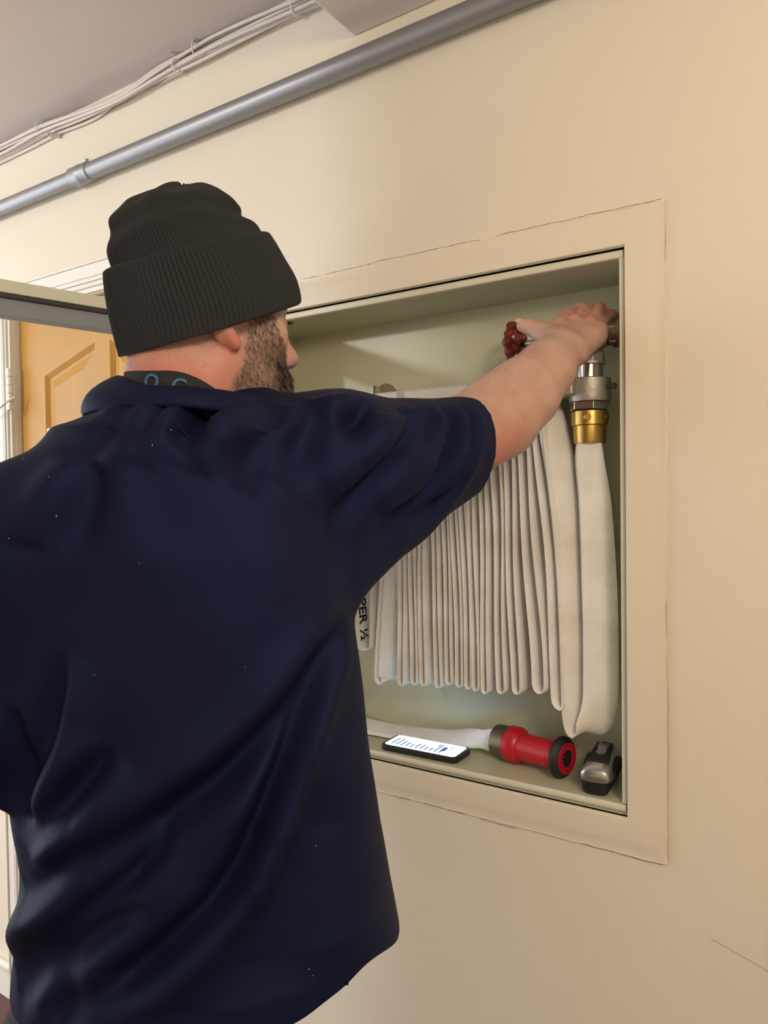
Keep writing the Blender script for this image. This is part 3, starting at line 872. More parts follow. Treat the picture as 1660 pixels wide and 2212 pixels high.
# tail lying on the cabinet floor up to the nozzle
FZ = IZ0
tp = [(-1.10, 0.085, 0.03), (-1.0, 0.080, 0.020), (-0.90, 0.088, 0.012), (-0.82, 0.095, 0.010), (-0.74, 0.105, 0.012), (-0.68, 0.105, 0.020), (-0.64, 0.100, 0.026), (-0.612, 0.096, 0.030), (-0.592, 0.0925, 0.032)]
tpw = catmull([np.array([x, y, FZ+h]) for x, y, h in tp], 7)
tt = np.linspace(0, 1, len(tpw))
tw = np.interp(tt, [0, .3, .55, .72, .86, 1], [0.35, 0.15, 0.25, 0.95, 1.35, 1.5])
Wt = np.stack([np.zeros(len(tpw)), np.cos(tw), np.sin(tw)], 1)
wid = np.interp(tt, [0, .55, .75, .9, 1], [0.060, 0.058, 0.036, 0.046, 0.052]); thk = np.interp(tt, [0, .6, .78, .9, 1], [0.005, 0.006, 0.010, 0.022, 0.045])
ribbon('tail', tpw, Wt, wid, thk, hose)

# nozzle
n0 = np.array([-0.602, 0.094, FZ+0.033]); n1 = np.array([-0.452, 0.058, FZ+0.036])
nd = n1-n0; nd /= np.linalg.norm(nd)
noz = empty('hose_nozzle', tuple(n0)); tag(noz, 'red plastic hose nozzle with black rubber bumper lying on cabinet floor', 'nozzle')
nL = np.linalg.norm(n1-n0)
lathe('coupling', n0, nd, [(0, 0.0265), (0.001, 0.030), (0.030, 0.031), (0.0305, 0.029)], M['bronze'], noz)
lathe('collar', n0+nd*0.0305, nd, [(0, 0.030), (0.002, 0.0335), (0.019, 0.0335), (0.026, 0.0295), (0.029, 0.026)], M['red'], noz)
lathe('barrel', n0+nd*0.058, nd, [(0, 0.0255), (0.003, 0.0252), (0.060, 0.0245), (0.064, 0.0245), (0.065, 0.0235), (nL-0.078, 0.0235)], M['red'], noz)
lathe('bumper', n0+nd*(nL-0.020), nd, [(0, 0.026), (0.002, 0.033), (0.006, 0.0365), (0.011, 0.0365), (0.016, 0.033), (0.019, 0.0285)], M['rubber'], noz)
tip = lathe('face', n0+nd*(nL-0.004), nd, [(-0.012, 0.0270), (0, 0.0285), (0.0045, 0.027), (0.0035, 0.016), (-0.008, 0.0152)], M['red'], noz)
lathe('bore', n0+nd*(nL-0.013), nd, [(0, 0.0150), (0.0085, 0.0150)], M['rubber'], noz)
for k in range(14):
    a = 2*math.pi*k/14
    nn_ = np.cross(nd, (0, 0, 1.0)); nn_ /= np.linalg.norm(nn_); bb_ = np.cross(nd, nn_)
    c = n0+nd*(nL-0.002)+(nn_*math.cos(a)+bb_*math.sin(a))*0.0165
    lathe('tooth', c, nd, [(0, 0.0020), (0.0035, 0.0016)], M['red'], tip, seg=6)

# phone lying face up near the edge
ph0 = onZ(833, 1604, FZ+0.012); ph1 = onZ(1010, 1640, FZ+0.012)
pc = onZ(917, 1632, FZ+0.006)
phd = np.array([1.0, 0.03, 0]); phd /= np.linalg.norm(phd); php = np.array([-phd[1], phd[0], 0])
PLN, PWD = 0.168, 0.070
phc = np.array([-0.735, 0.047, FZ])
def rounded_slab(name, c, xd, yd, lx, ly, r, z0, z1, m_, parent, bevel=0.0, seg=8):
    bm = bmesh.new(); ring = []
    for (sx, sy, a0) in ((1, 1, 0), (-1, 1, 90), (-1, -1, 180), (1, -1, 270)):
        for k in range(seg+1):
            a = math.radians(a0+90*k/seg)
            x = sx*(lx/2-r)+r*math.cos(a); y = sy*(ly/2-r)+r*math.sin(a)
            ring.append(c+xd*x+yd*y)
    lo = [bm.verts.new((p[0], p[1], c[2]+z0)) for p in ring]; hi = [bm.verts.new((p[0], p[1], c[2]+z1)) for p in ring]
    bm.faces.new(lo[::-1]); bm.faces.new(hi); n = len(ring)
    for k in range(n): bm.faces.new([lo[k], lo[(k+1) % n], hi[(k+1) % n], hi[k]])
    o = link_bm(name, bm, m_, bevel=bevel, seg=3); adopt(o, parent); return o
phone = empty('phone', tuple(phc)); tag(phone, 'smartphone in black case with lit white screen on cabinet floor', 'phone')
rounded_slab('case', phc, phd, php, PLN, PWD, 0.012, 0.0002, 0.0118, M['black_plastic'], phone, 0.003)
scr = rounded_slab('screen', phc, phd, php, PLN-0.014, PWD-0.010, 0.008, 0.0110, 0.0122, emit_mat('lit_screen', (0.42, 0.68, 1.0), 4.6), phone)
scr['label'] = 'lit bluish white screen'
txt = emit_mat('screen_grey_text', (0.42, 0.52, 0.70), 0.45); blu = emit_mat('screen_blue_button', (0.05, 0.10, 0.80), 0.45)
rs = np.random.default_rng(5)
def srect(u0, u1, v0, v1, m_, nm):
    zz = phc[2]+0.01265
    pts = [phc+phd*a+php*b for a, b in ((u0, v0), (u1, v0), (u1, v1), (u0, v1))]
    o = link_mesh(nm, [(p[0], p[1], zz) for p in pts], [(0, 1, 2, 3)], m_); adopt(o, scr)
for k in range(11):
    u = -0.066+k*0.0105
    ln = 0.018+0.026*rs.random()
    srect(u, u+0.0046, -0.024, -0.024+ln, txt, 'text_line')
srect(0.038, 0.0470, -0.014, 0.008, blu, 'button'); srect(0.052, 0.0545, 0.0, 0.020, txt, 'text_line'); srect(0.024, 0.027, 0.006, 0.02, blu, 'text_line')

# flashlight, silver and black, standing lens toward the room
fc = np.array([-0.391, 0.030, FZ]); fdir = np.array([-0.10, 1.0, 0]); fdir /= np.linalg.norm(fdir); fside = np.array([fdir[1], -fdir[0], 0])
ZS = 0.80
fla = empty('flashlight', tuple(fc)); tag(fla, 'small silver and black flashlight standing in the cabinet corner', 'flashlight')
def loft_rings(name, rings, m_, parent, caps=True):
    n = len(rings[0]); V = [p for r_ in rings for p in r_]; Fc = []
    for i in range(len(rings)-1):
        for k in range(n):
            a = i*n+k; b = i*n+(k+1) % n; Fc.append((a, b, b+n, a+n))
    if caps: Fc.append(tuple(range(n))[::-1]); Fc.append(tuple((len(rings)-1)*n+k for k in range(n)))
    o = link_mesh(name, V, Fc, m_, None, True)
    bm = bmesh.new(); bm.from_mesh(o.data); bmesh.ops.recalc_face_normals(bm, faces=bm.faces); bm.to_mesh(o.data); bm.free()
    smooth_by_angle(o, 45)
    if parent: adopt(o, parent)
    return o
def sring(s, wx, z0, z1, p=3.2, n=36, w_top=1.0):
    out = []
    for k in range(n):
        a = 2*math.pi*k/n
        cx = math.copysign(abs(math.cos(a))**(2/p), math.cos(a)); cz = math.copysign(abs(math.sin(a))**(2/p), math.sin(a))
        z0_, z1_ = z0*ZS, z1*ZS; z = (z0_+z1_)/2+(z1_-z0_)/2*cz
        w = 1.13*wx*(1-(1-w_top)*(cz+1)/2)
        out.append(fc+fdir*s+fside*cx*w+np.array([0, 0, z]))
    return out
loft_rings('body', [sring(-0.020, 0.017, 0.030, 0.050, w_top=.9), sring(-0.017, 0.0215, 0.026, 0.055, w_top=.88), sring(-0.008, 0.0235, 0.022, 0.060, w_top=.82), sring(0.01, 0.0240, 0.016, 0.066, w_top=.74), sring(0.035, 0.0245, 0.010, 0.073, w_top=.66), sring(0.06, 0.0245, 0.008, 0.076, w_top=.62), sring(0.078, 0.023, 0.010, 0.074, w_top=.62), sring(0.086, 0.018, 0.016, 0.066, w_top=.62)], M['silver'], fla)
loft_rings('lens_hood', [sring(-0.0185, 0.0165, 0.003, 0.031, w_top=1.1), sring(-0.015, 0.0190, 0.0, 0.034, w_top=1.1), sring(0.012, 0.0200, 0.0, 0.034), sring(0.07, 0.0200, 0.0, 0.030), sring(0.08, 0.016, 0.004, 0.028)], M['black_plastic'], fla)
def top_pad(name, s0, s1, w0, w1, z0, z1, m_, h):
    rings = []
    for s, w, z in ((s0, w0*0.8, z0), (s0+0.003, w0, z0+0.002), (s1-0.004, w1, z1), (s1, w1*0.75, z1-0.001)):
        rings.append([fc+fdir*s+fside*c*w*1.15+np.array([0, 0, z*ZS+d]) for c, d in ((-1, -0.006), (-0.92, h*0.7), (-0.6, h), (0.6, h), (0.92, h*0.7), (1, -0.006))])
    return loft_rings(name, rings, m_, fla)
top_pad('grip_pad', 0.000, 0.074, 0.0165, 0.0128, 0.0612, 0.0757, M['rubber'], 0.0022)
top_pad('button', 0.044, 0.068, 0.008, 0.0085, 0.0735, 0.0762, M['grey_plastic'], 0.0038)
lathe('switch', fc+fdir*0.062+np.array([0, 0, 0.078*ZS]), (0, 0, 1), [(0, 0.0040), (0.0032, 0.0038)], M['black_plastic'], fla, seg=16)
for sgn in (-1, 1):
    loft_rings('side_grip', [[fc+fdir*s+fside*sgn*(1.13*wv+t)+np.array([0, 0, z*ZS]) for z, t in ((0.022, 0), (0.025, 0.003), (zt-0.003, 0.003), (zt, 0))] + [fc+fdir*s+fside*sgn*(1.13*wv-0.006)+np.array([0, 0, z*ZS]) for z in (zt, 0.022)]
        for s, wv, zt in ((0.018, 0.0215, 0.040), (0.03, 0.0225, 0.050), (0.06, 0.0225, 0.056), (0.075, 0.0215, 0.050))], M['rubber'], fla)
#==BODY==
# ------------------------------------------------------------------ implicit surfaces for the figure
def rcone(a, b, ra, rb):
    a = np.asarray(a, float); b = np.asarray(b, float); ba = b-a; L2 = float(ba@ba)+1e-12
    def f(p):
        pa = p-a
        t = np.clip(pa@ba/L2, 0, 1)
        return np.linalg.norm(pa-t[:, None]*ba, axis=1)-(ra+t*(rb-ra))
    return f
def sph(c, r):
    c = np.asarray(c, float)
    return lambda p: np.linalg.norm(p-c, axis=1)-r
def ellip(c, axes_, radii):
    c = np.asarray(c, float); A = np.asarray(axes_, float); R = np.asarray(radii, float)
    def f(p):
        q = (p-c)@A.T
        k0 = np.linalg.norm(q/R, axis=1); k1 = np.linalg.norm(q/(R*R), axis=1)+1e-9
        return k0*(k0-1)/k1
    return f
def tri(a, b, c, r):
    a, b, c = [np.asarray(v, float) for v in (a, b, c)]
    ba = b-a; cb = c-b; ac = a-c; nor = np.cross(ba, ac); nn2 = nor@nor
    def f(p):
        pa, pb, pc_ = p-a, p-b, p-c
        ins = (np.sign(pa@np.cross(ba, nor))+np.sign(pb@np.cross(cb, nor))+np.sign(pc_@np.cross(ac, nor))) >= 2
        def e(q, d):
            t = np.clip(q@d/(d@d), 0, 1); w = q-t[:, None]*d
            return np.einsum('ij,ij->i', w, w)
        d2 = np.minimum(np.minimum(e(pa, ba), e(pb, cb)), e(pc_, ac))
        pl_ = (pa@nor)**2/nn2
        return np.sqrt(np.where(ins, pl_, d2))-r
    return f
class Sdf:
    def __init__(s): s.items = []
    def add(s, f, k=0.02): s.items.append((f, k, 1))
    def sub(s, f, k=0.006): s.items.append((f, k, -1))
    def ev(s, p, items=None):
        d = None
        for f, k, sg in (s.items if items is None else items):
            v = f(p)
            if d is None: d = v; continue
            if sg > 0:
                h = np.clip(0.5+0.5*(v-d)/k, 0, 1); d = v+(d-v)*h-k*h*(1-h)
            else:
                v = -v
                h = np.clip(0.5-0.5*(v-d)/k, 0, 1); d = v+(d-v)*h+k*h*(1-h)
        return d
    def near(s, c, R):
        vals = [float(f(c[None])[0]) for f, k, g in s.items]
        up = min([v for v, it in zip(vals, s.items) if it[2] > 0])+R*1.3
        keep = [it for v, it in zip(vals, s.items) if v-R*1.4 <= max(up, 0)+it[1]*1.2]
        return keep

def surface(sdf, lo, hi, h):
    """naive surface nets on a sparse block grid"""
    lo = np.asarray(lo, float); B = 8; H = h*B
    nb = np.ceil((np.asarray(hi)-lo)/H).astype(int)
    g = np.stack(np.meshgrid(*[np.arange(n) for n in nb], indexing='ij'), -1).reshape(-1, 3)
    cen = lo+(g+0.5)*H
    # super blocks of 4^3 for culling
    sup = g//4
    key = (sup[:, 0]*1000+sup[:, 1])*1000+sup[:, 2]
    order = np.argsort(key, kind='stable'); uk, st = np.unique(key[order], return_index=True)
    off9 = np.stack(np.meshgrid(*[np.arange(B+1)]*3, indexing='ij'), -1).reshape(-1, 3)
    blocks = []; vals = []
    for q in range(len(uk)):
        idx = order[st[q]:(st[q+1] if q+1 < len(st) else len(order))]
        c = cen[idx].mean(0); R = np.linalg.norm(cen[idx]-c, axis=1).max()+H*0.87
        d0 = sdf.ev(c[None])[0]
        if abs(d0) > R*1.7+0.03: continue
        items = sdf.near(c, R)
        if not any(i[2] > 0 for i in items): continue
        while items and items[0][2] < 0: items = items[1:]
        d = sdf.ev(cen[idx], items)
        idx = idx[np.abs(d) < H*0.87*1.5+0.002]
        if len(idx) == 0: continue
        pts = (lo + (g[idx][:, None, :]*B+off9[None])*h).reshape(-1, 3)
        vals.append(sdf.ev(pts, items).reshape(len(idx), B+1, B+1, B+1)); blocks.append(g[idx])
    blocks = np.concatenate(blocks); vals = np.concatenate(vals)
    ins = vals < 0
    cor = [(i, j, k) for i in (0, 1) for j in (0, 1) for k in (0, 1)]
    cnt = sum(ins[:, i:B+i, j:B+j, k:B+k].astype(np.int8) for i, j, k in cor)
    act = (cnt > 0) & (cnt < 8)
    bi, ci, cj, ck = np.nonzero(act)
    pos = np.zeros((len(bi), 3)); num = np.zeros(len(bi))
    edges = [(a, b) for a in cor for b in cor if sum(b)-sum(a) == 1 and all(y >= x for x, y in zip(a, b))]
    for a, b in edges:
        va = vals[bi, ci+a[0], cj+a[1], ck+a[2]]; vb = vals[bi, ci+b[0], cj+b[1], ck+b[2]]
        cr = (va < 0) != (vb < 0)
        t = np.where(cr, va/np.where(cr, va-vb, 1), 0)
        p = np.array(a)[None]+t[:, None]*(np.array(b)-np.array(a))[None]
        pos += np.where(cr[:, None], p, 0); num += cr
    gl = blocks[bi]*B+np.stack([ci, cj, ck], 1)
    verts = lo+(gl+pos/num[:, None])*h
    def kf(c): return (c[:, 0].astype(np.int64)*100000+c[:, 1])*100000+c[:, 2]
    kk = kf(gl); so = np.argsort(kk); ks = kk[so]
    def look(c):
        k_ = kf(c); w = np.clip(np.searchsorted(ks, k_), 0, len(ks)-1)
        ok = ks[w] == k_
        return np.where(ok, so[w], -1)
    quads = []
    ax3 = np.eye(3, dtype=int)
    for ax in range(3):
        e = ax3[ax]; u = ax3[(ax+1) % 3]; v = ax3[(ax+2) % 3]
        a0 = ins[:, :B, :B, :B]; a1 = ins[:, e[0]:B+e[0], e[1]:B+e[1], e[2]:B+e[2]]
        for flip, mk in ((False, a0 & ~a1), (True, ~a0 & a1)):
            b_, i_, j_, k_ = np.nonzero(mk)
            c = blocks[b_]*B+np.stack([i_, j_, k_], 1)
            q = np.stack([look(c-u-v), look(c-v), look(c), look(c-u)], 1)
            q = q[(q >= 0).all(1)]
            quads.append(q[:, ::-1] if flip else q)
    return verts, np.concatenate(quads)

def vnormals(V, Q):
    n = np.cross(V[Q[:, 2]]-V[Q[:, 0]], V[Q[:, 3]]-V[Q[:, 1]])
    N = np.zeros_like(V)
    for k in range(4): np.add.at(N, Q[:, k], n)
    return N/(np.linalg.norm(N, axis=1)[:, None]+1e-12)
def relax(V, Q, it=2, lam=0.5):
    e = np.concatenate([Q[:, [0, 1]], Q[:, [1, 2]], Q[:, [2, 3]], Q[:, [3, 0]]]); e = np.concatenate([e, e[:, ::-1]])
    deg = np.bincount(e[:, 0], minlength=len(V))[:, None].clip(1)
    for _ in range(it):
        S = np.zeros_like(V); np.add.at(S, e[:, 0], V[e[:, 1]])
        V = V+lam*(S/deg-V)
    return V
def fast_mesh(name, V, Q, mat_, parent=None):
    me = bpy.data.meshes.new(name)
    me.vertices.add(len(V)); me.vertices.foreach_set('co', np.asarray(V, np.float32).ravel())
    me.loops.add(Q.size); me.loops.foreach_set('vertex_index', Q.astype(np.int32).ravel())
    me.polygons.add(len(Q)); me.polygons.foreach_set('loop_start', np.arange(0, Q.size, Q.shape[1], dtype=np.int32))
    me.update(calc_edges=True); me.validate()
    me.polygons.foreach_set('use_smooth', [True]*len(me.polygons))
    me.materials.append(mat_)
    o = bpy.data.objects.new(name, me); COL.objects.link(o)
    if parent: adopt(o, parent)
    return o
def compact(V, Q):
    u, inv = np.unique(Q.ravel(), return_inverse=True)
    return V[u], inv.reshape(Q.shape), u

HR = _r0.copy(); HF_ = np.array([-math.sin(YAW), math.cos(YAW), 0.0]); UP = np.array([0, 0, 1.0])

# ---- head frame: turned 55 degrees to the right of the viewing direction
TH = math.radians(56)
hF = math.cos(TH)*HF_+math.sin(TH)*HR
hR = math.sin(TH)*(-HF_)+math.cos(TH)*HR
tilt = math.radians(2)
hF, hU = hF*math.cos(tilt)+UP*math.sin(tilt), UP*math.cos(tilt)-hF*math.sin(tilt)
HO = P(445, 711, 0.89)
def Hd(f_, r_, u_): return HO+hF*f_+hR*r_+hU*u_
HA = np.stack([hF, hR, hU])

body = Sdf()
body.add(ellip(Hd(0.0, 0, 0.032), HA, (0.092, 0.074, 0.088)), 0.02)
body.add(ellip(Hd(0.038, 0, -0.028), HA, (0.058, 0.062, 0.085)), 0.03)
for s in (1, -1):
    body.add(rcone(Hd(0.004, 0.052*s, -0.050), Hd(0.072, 0.022*s, -0.100), 0.020, 0.020), 0.03)
    body.add(sph(Hd(0.054, 0.048*s, -0.014), 0.024), 0.025)
    body.add(rcone(Hd(0.082, 0.040*s, 0.030), Hd(0.090, 0.012*s, 0.026), 0.010, 0.011), 0.015)
body.add(sph(Hd(0.080, 0, -0.106), 0.020), 0.02)
body.add(rcone(Hd(0.088, 0.016, -0.066), Hd(0.088, -0.016, -0.066), 0.012, 0.012), 0.02)
for s in (1, -1):
    body.sub(ellip(Hd(0.100, 0.034*s, 0.008), HA, (0.018, 0.020, 0.014)), 0.012)
    body.add(ellip(Hd(0.0785, 0.033*s, 0.006), HA, (0.0125, 0.0150, 0.0115)), 0.004)
body.add(rcone(Hd(0.087, 0, 0.018), Hd(0.1075, 0, -0.026), 0.0085, 0.0105), 0.012)
body.add(sph(Hd(0.110, 0, -0.031), 0.0115), 0.008)
for s in (1, -1):
    body.add(ellip(Hd(0.098, 0.0125*s, -0.035), HA, (0.0125, 0.0075, 0.0085)), 0.006)
    body.sub(ellip(Hd(0.1035, 0.0085*s, -0.0445), HA, (0.0065, 0.0038, 0.0055)), 0.002)
    # ears
    body.add(ellip(Hd(-0.008, 0.0765*s, -0.002), np.stack([hF*0.96-hR*0.25*s, hR*0.96*s+hF*0.25, hU]), (0.018, 0.0075, 0.030)), 0.006)
    body.add(rcone(Hd(-0.012, 0.083*s, -0.010), Hd(0.002, 0.0815*s, -0.032), 0.0085, 0.0072), 0.006)
# neck
NB = P(385, 985, 0.835)
body.add(rcone(Hd(-0.026, 0, -0.035), NB, 0.0575, 0.056), 0.03)
body.add(rcone(Hd(-0.045, 0, -0.02), P(360, 960, 0.815), 0.040, 0.036), 0.03)
for s in (1, -1):
    body.add(rcone(Hd(-0.012, 0.055*s, -0.055), NB+hF*0.05+hR*0.012*s-UP*0.02, 0.015, 0.014), 0.02)
# trunk (under the shirt)
SHR = P(740, 990, 0.885); SHL = P(25, 1160, 0.80)
PEL = P(318, 2190, 0.872); CHE = P(395, 1330, 0.845)
body.add(rcone(NB-UP*0.02, SHR, 0.040, 0.045), 0.03)
body.add(rcone(NB-UP*0.02, SHL, 0.040, 0.045), 0.03)
TA = np.stack([HR, HF_, UP])
body.add(ellip(CHE, TA, (0.145, 0.085, 0.20)), 0.06)
body.add(rcone(CHE, PEL, 0.088, 0.085), 0.06)
body.add(ellip(PEL, TA, (0.118, 0.078, 0.10)), 0.05)
# right arm reaching into the cabinet
ELB = P(1012, 932, 1.065); WRI = P(1224, 752, 1.198)
body.add(rcone(SHR, ELB, 0.042, 0.047), 0.03)
F1 = P(1080, 892, 1.10); F2 = P(1132, 850, 1.13); F3 = P(1180, 798, 1.165)
body.add(rcone(ELB, F1, 0.049, 0.0525), 0.03)
body.add(rcone(F1, F2, 0.0525, 0.0495), 0.03)
body.add(rcone(F2, F3, 0.0495, 0.0395), 0.03)
body.add(rcone(F3, P(1216, 756, 1.195), 0.0395, 0.0310), 0.03)
body.add(rcone(P(1035, 962, 1.065), P(1090, 930, 1.105), 0.033, 0.036), 0.03)
# hand
wr1, wr2 = P(1206, 744, 1.200), P(1238, 762, 1.200)
body.add(rcone(wr1, wr2, 0.0215, 0.0215), 0.02)
MCP = [P(1207, 706, 1.236), P(1238, 697, 1.248), P(1272, 702, 1.250), P(1296, 716, 1.246)]
PIP = [P(1225, 682, 1.268), P(1256, 669, 1.278), P(1293, 669, 1.278), P(1320, 683, 1.272)]
DIP = [P(1236, 690, 1.296), P(1264, 676, 1.306), P(1300, 677, 1.306), P(1325, 690, 1.298)]
TIP = [P(1240, 715, 1.304), P(1266, 702, 1.315), P(1302, 704, 1.315), P(1326, 712, 1.306)]
wb = [P(1208, 742, 1.202), P(1220, 746, 1.204), P(1233, 752, 1.206), P(1244, 758, 1.206)]
for i in range(4):
    body.add(rcone(wb[i], MCP[i], 0.0180, [0.0140, 0.0135, 0.0135, 0.0130][i]), 0.013)
body.add(rcone(P(1246, 756, 1.206), P(1288, 728, 1.238), 0.0185, 0.0175), 0.015)
for i in range(4):
    body.add(sph(MCP[i]-AF*0.005+AU*0.003, 0.0115), 0.008)
    r0 = [0.0118, 0.0122, 0.0120, 0.0108][i]
    body.add(rcone(MCP[i], PIP[i], r0*1.08, r0), 0.0035)
    body.add(sph(PIP[i], r0*1.06), 0.004)
    body.add(rcone(PIP[i], DIP[i], r0*0.97, r0*0.88), 0.003)
    body.add(rcone(DIP[i], TIP[i], r0*0.88, r0*0.76), 0.003)
for i in range(3):
    m0 = (MCP[i]+MCP[i+1])/2+(PIP[i]+PIP[i+1]-MCP[i]-MCP[i+1])*0.20; m1 = (PIP[i]+PIP[i+1])/2
    body.sub(rcone(m0-AF*0.0135+AU*0.004, m1-AF*0.008+AU*0.008, 0.0016, 0.0036), 0.005)
# thumb
t0, t1, t2, t3 = P(1204, 738, 1.206), P(1170, 718, 1.228), P(1147, 707, 1.240), P(1131, 703, 1.245)
body.add(rcone(t0, t1, 0.0200, 0.0155), 0.014)
body.add(rcone(P(1206, 715, 1.230), t1, 0.010, 0.010), 0.014)
body.add(rcone(t1, t2, 0.0145, 0.0132), 0.006)
body.add(rcone(t2, t3, 0.0134, 0.0118), 0.005)
# left arm: upper arm down, forearm forward
ELL = P(-120, 1560, 0.80); WRL = ELL+HF_*0.24+HR*0.03-UP*0.03
body.add(rcone(SHL, ELL, 0.050, 0.044), 0.03)
body.add(rcone(ELL, WRL, 0.046, 0.029), 0.02)
hl = WRL
for k in range(4):
    a = hl+HF_*0.085+UP*(0.028-0.019*k); body.add(rcone(hl+UP*(0.012-0.008*k), a, 0.017, 0.012), 0.014)
    b2_ = a+HF_*(0.036-0.004*abs(k-1))+HR*0.012; c2_ = b2_+HF_*0.012+HR*0.028
    body.add(rcone(a, b2_, 0.0105, 0.0095), 0.004); body.add(rcone(b2_, c2_, 0.0092, 0.0078), 0.003)
body.add(rcone(hl+HF_*0.02+UP*0.012, hl+HF_*0.06+UP*0.05+HR*0.02, 0.014, 0.0115), 0.01)
body.add(rcone(hl+HF_*0.06+UP*0.05+HR*0.02, hl+HF_*0.092+UP*0.058+HR*0.03, 0.0112, 0.009), 0.004)
# legs
BF = HF_*0.55+np.array([0, 1.0, 0])*0.45; BF /= np.linalg.norm(BF)
BS = np.array([BF[1], -BF[0], 0])
HIPC = PEL.copy(); ANK = []
for s in (1, -1):
    hp = HIPC+HR*0.085*s-UP*0.04; hp2 = np.array([hp[0], hp[1], 0.50])+BF*0.02+HR*0.03*s; an = np.array([hp[0], hp[1], 0.09])-BF*0.01+HR*0.045*s
    body.add(rcone(hp, hp2, 0.076, 0.052), 0.03); body.add(rcone(hp2, an, 0.052, 0.036), 0.02)
    body.add(rcone(an-UP*0.03, an+BF*0.14-UP*0.055, 0.034, 0.024), 0.02)
    ANK.append((hp, hp2, an))
allp = np.array([HO+UP*0.2+hF*0.2, HO-hF*0.2, SHL-0.1, ELL-0.1, WRL+0.2, P(1360, 640, 1.35), ANK[0][2]-0.12, ANK[1][2]+0.2, ANK[0][2]+BF*0.25, SHL-HF_*0.15])
lo_, hi_ = allp.min(0), allp.max(0); lo_[2] = 0.0
BV, BQ = surface(body, lo_, hi_, 0.0030)
BV = relax(BV, BQ, 1, 0.4)
person = fast_mesh('person', BV, BQ, M['skin'])
tag(person, 'man in navy shirt and dark knit beanie reaching into the hose cabinet', 'person')
# colour zones of the skin itself: ruddy neck, ears, elbow and knuckles; shaved beard shadow
hl_ = (BV-HO)@HA.T
def gs(d, w): return np.exp(-(d/w)**2)
red = np.zeros(len(BV)); 
red += 0.85*np.clip((-hl_[:, 2]-0.015)/0.05, 0, 1)*np.clip((0.035-hl_[:, 0])/0.05, 0, 1)*(np.linalg.norm(hl_, axis=1) < 0.3)
red += 0.9*gs(np.linalg.norm(hl_-np.array([0.002, 0.083, -0.03]), axis=1), 0.018)
red += 0.35*gs(np.linalg.norm(hl_-np.array([0.108, 0, -0.02]), axis=1), 0.02)
red += 0.65*gs(np.linalg.norm(BV-P(1075, 985, 1.04), axis=1), 0.045)
red += 0.25*gs(np.linalg.norm(BV-P(1100, 940, 1.06), axis=1), 0.05)
for q in MCP: red += 0.45*gs(np.linalg.norm(BV-q, axis=1), 0.02)
for q in PIP: red += 0.65*gs(np.linalg.norm(BV-q, axis=1), 0.02)
def beard_mask(h):
    f_, r_, u_ = h[:, 0], h[:, 1], h[:, 2]
    ss = lambda x, a, b: np.clip((x-a)/(b-a), 0, 1)
    # sideburn strip widening into the jaw and chin
    back = np.interp(u_, [-0.14, -0.10, -0.075, -0.05, 0.0, 0.03], [0.010, -0.004, 0.0, 0.016, 0.026, 0.030])
    front = np.interp(u_, [-0.14, -0.07, -0.052, -0.03, -0.012, 0.02], [0.2, 0.2, 0.115, 0.075, 0.058, 0.052])
    m_ = ss(f_, back-0.006, back+0.006)*(1-ss(f_, front-0.005, front+0.006))
    m_ *= 1-ss(u_, 0.03, 0.04)
    m_ *= ss(u_, -0.15, -0.12)
    mus = ss(u_, -0.068, -0.060)*(1-ss(u_, -0.050, -0.045))*ss(f_, 0.07, 0.08)
    return np.clip(np.maximum(m_, mus), 0, 1)*(np.linalg.norm(h, axis=1) < 0.2)*(f_ > -0.03)
bmk = beard_mask(hl_)
tone = np.zeros((len(BV), 4), np.float32); tone[:, 0] = np.clip(red, 0, 1); tone[:, 1] = bmk*0.62; tone[:, 3] = 1
ca = person.data.color_attributes.new('tone', 'FLOAT_COLOR', 'POINT'); ca.data.foreach_set('color', tone.ravel())

# ---- beard, nape hair, forearm hair: short tapering strands rooted in the skin
BN = vnormals(BV, BQ)
def strands(name, idx, N_, dirf, length, rad, cols, mat_, label=None, seed=1, lift=0.35):
    r = np.random.default_rng(seed)
    ii = r.choice(idx, N_)
    root = BV[ii]+r.normal(size=(N_, 3))*0.0009; nrm = BN[ii]
    d = dirf(root); d = d-nrm*np.sum(d*nrm, axis=1)[:, None]; d /= np.linalg.norm(d, axis=1)[:, None]+1e-9
    d = d+r.normal(size=(N_, 3))*0.28+nrm*lift; d /= np.linalg.norm(d, axis=1)[:, None]
    L = length*(0.55+0.7*r.random(N_)); 
    s1 = np.cross(d, nrm); s1 /= np.linalg.norm(s1, axis=1)[:, None]+1e-9; s2 = np.cross(d, s1)
    V = np.zeros((N_, 7, 3)); rr = rad*(0.7+0.6*r.random(N_))
    mid = root+d*(L*0.55)[:, None]+nrm*(-L*0.02)[:, None]
    for k in range(3):
        a = 2*math.pi*k/3; o_ = (s1*math.cos(a)+s2*math.sin(a))*rr[:, None]
        V[:, k] = root-nrm*0.0006+o_; V[:, 3+k] = mid+o_*0.8
    V[:, 6] = root+d*L[:, None]-nrm*(L*0.10)[:, None]
    T = np.array([(0, 1, 4), (0, 4, 3), (1, 2, 5), (1, 5, 4), (2, 0, 3), (2, 3, 5), (3, 4, 6), (4, 5, 6), (5, 3, 6)])
    Q = (np.arange(N_)[:, None, None]*7+T[None]).reshape(-1, 3)
    o = fast_mesh(name, V.reshape(-1, 3), Q, mat_, person)
    cl_ = cols(root, r); arr = np.ones((N_, 7, 4), np.float32); arr[:, :, :3] = cl_[:, None, :]
    at_ = o.data.color_attributes.new('hair', 'FLOAT_COLOR', 'POINT'); at_.data.foreach_set('color', arr.ravel())
    o['kind'] = 'stuff'
    if label: o['label'] = label
    return o
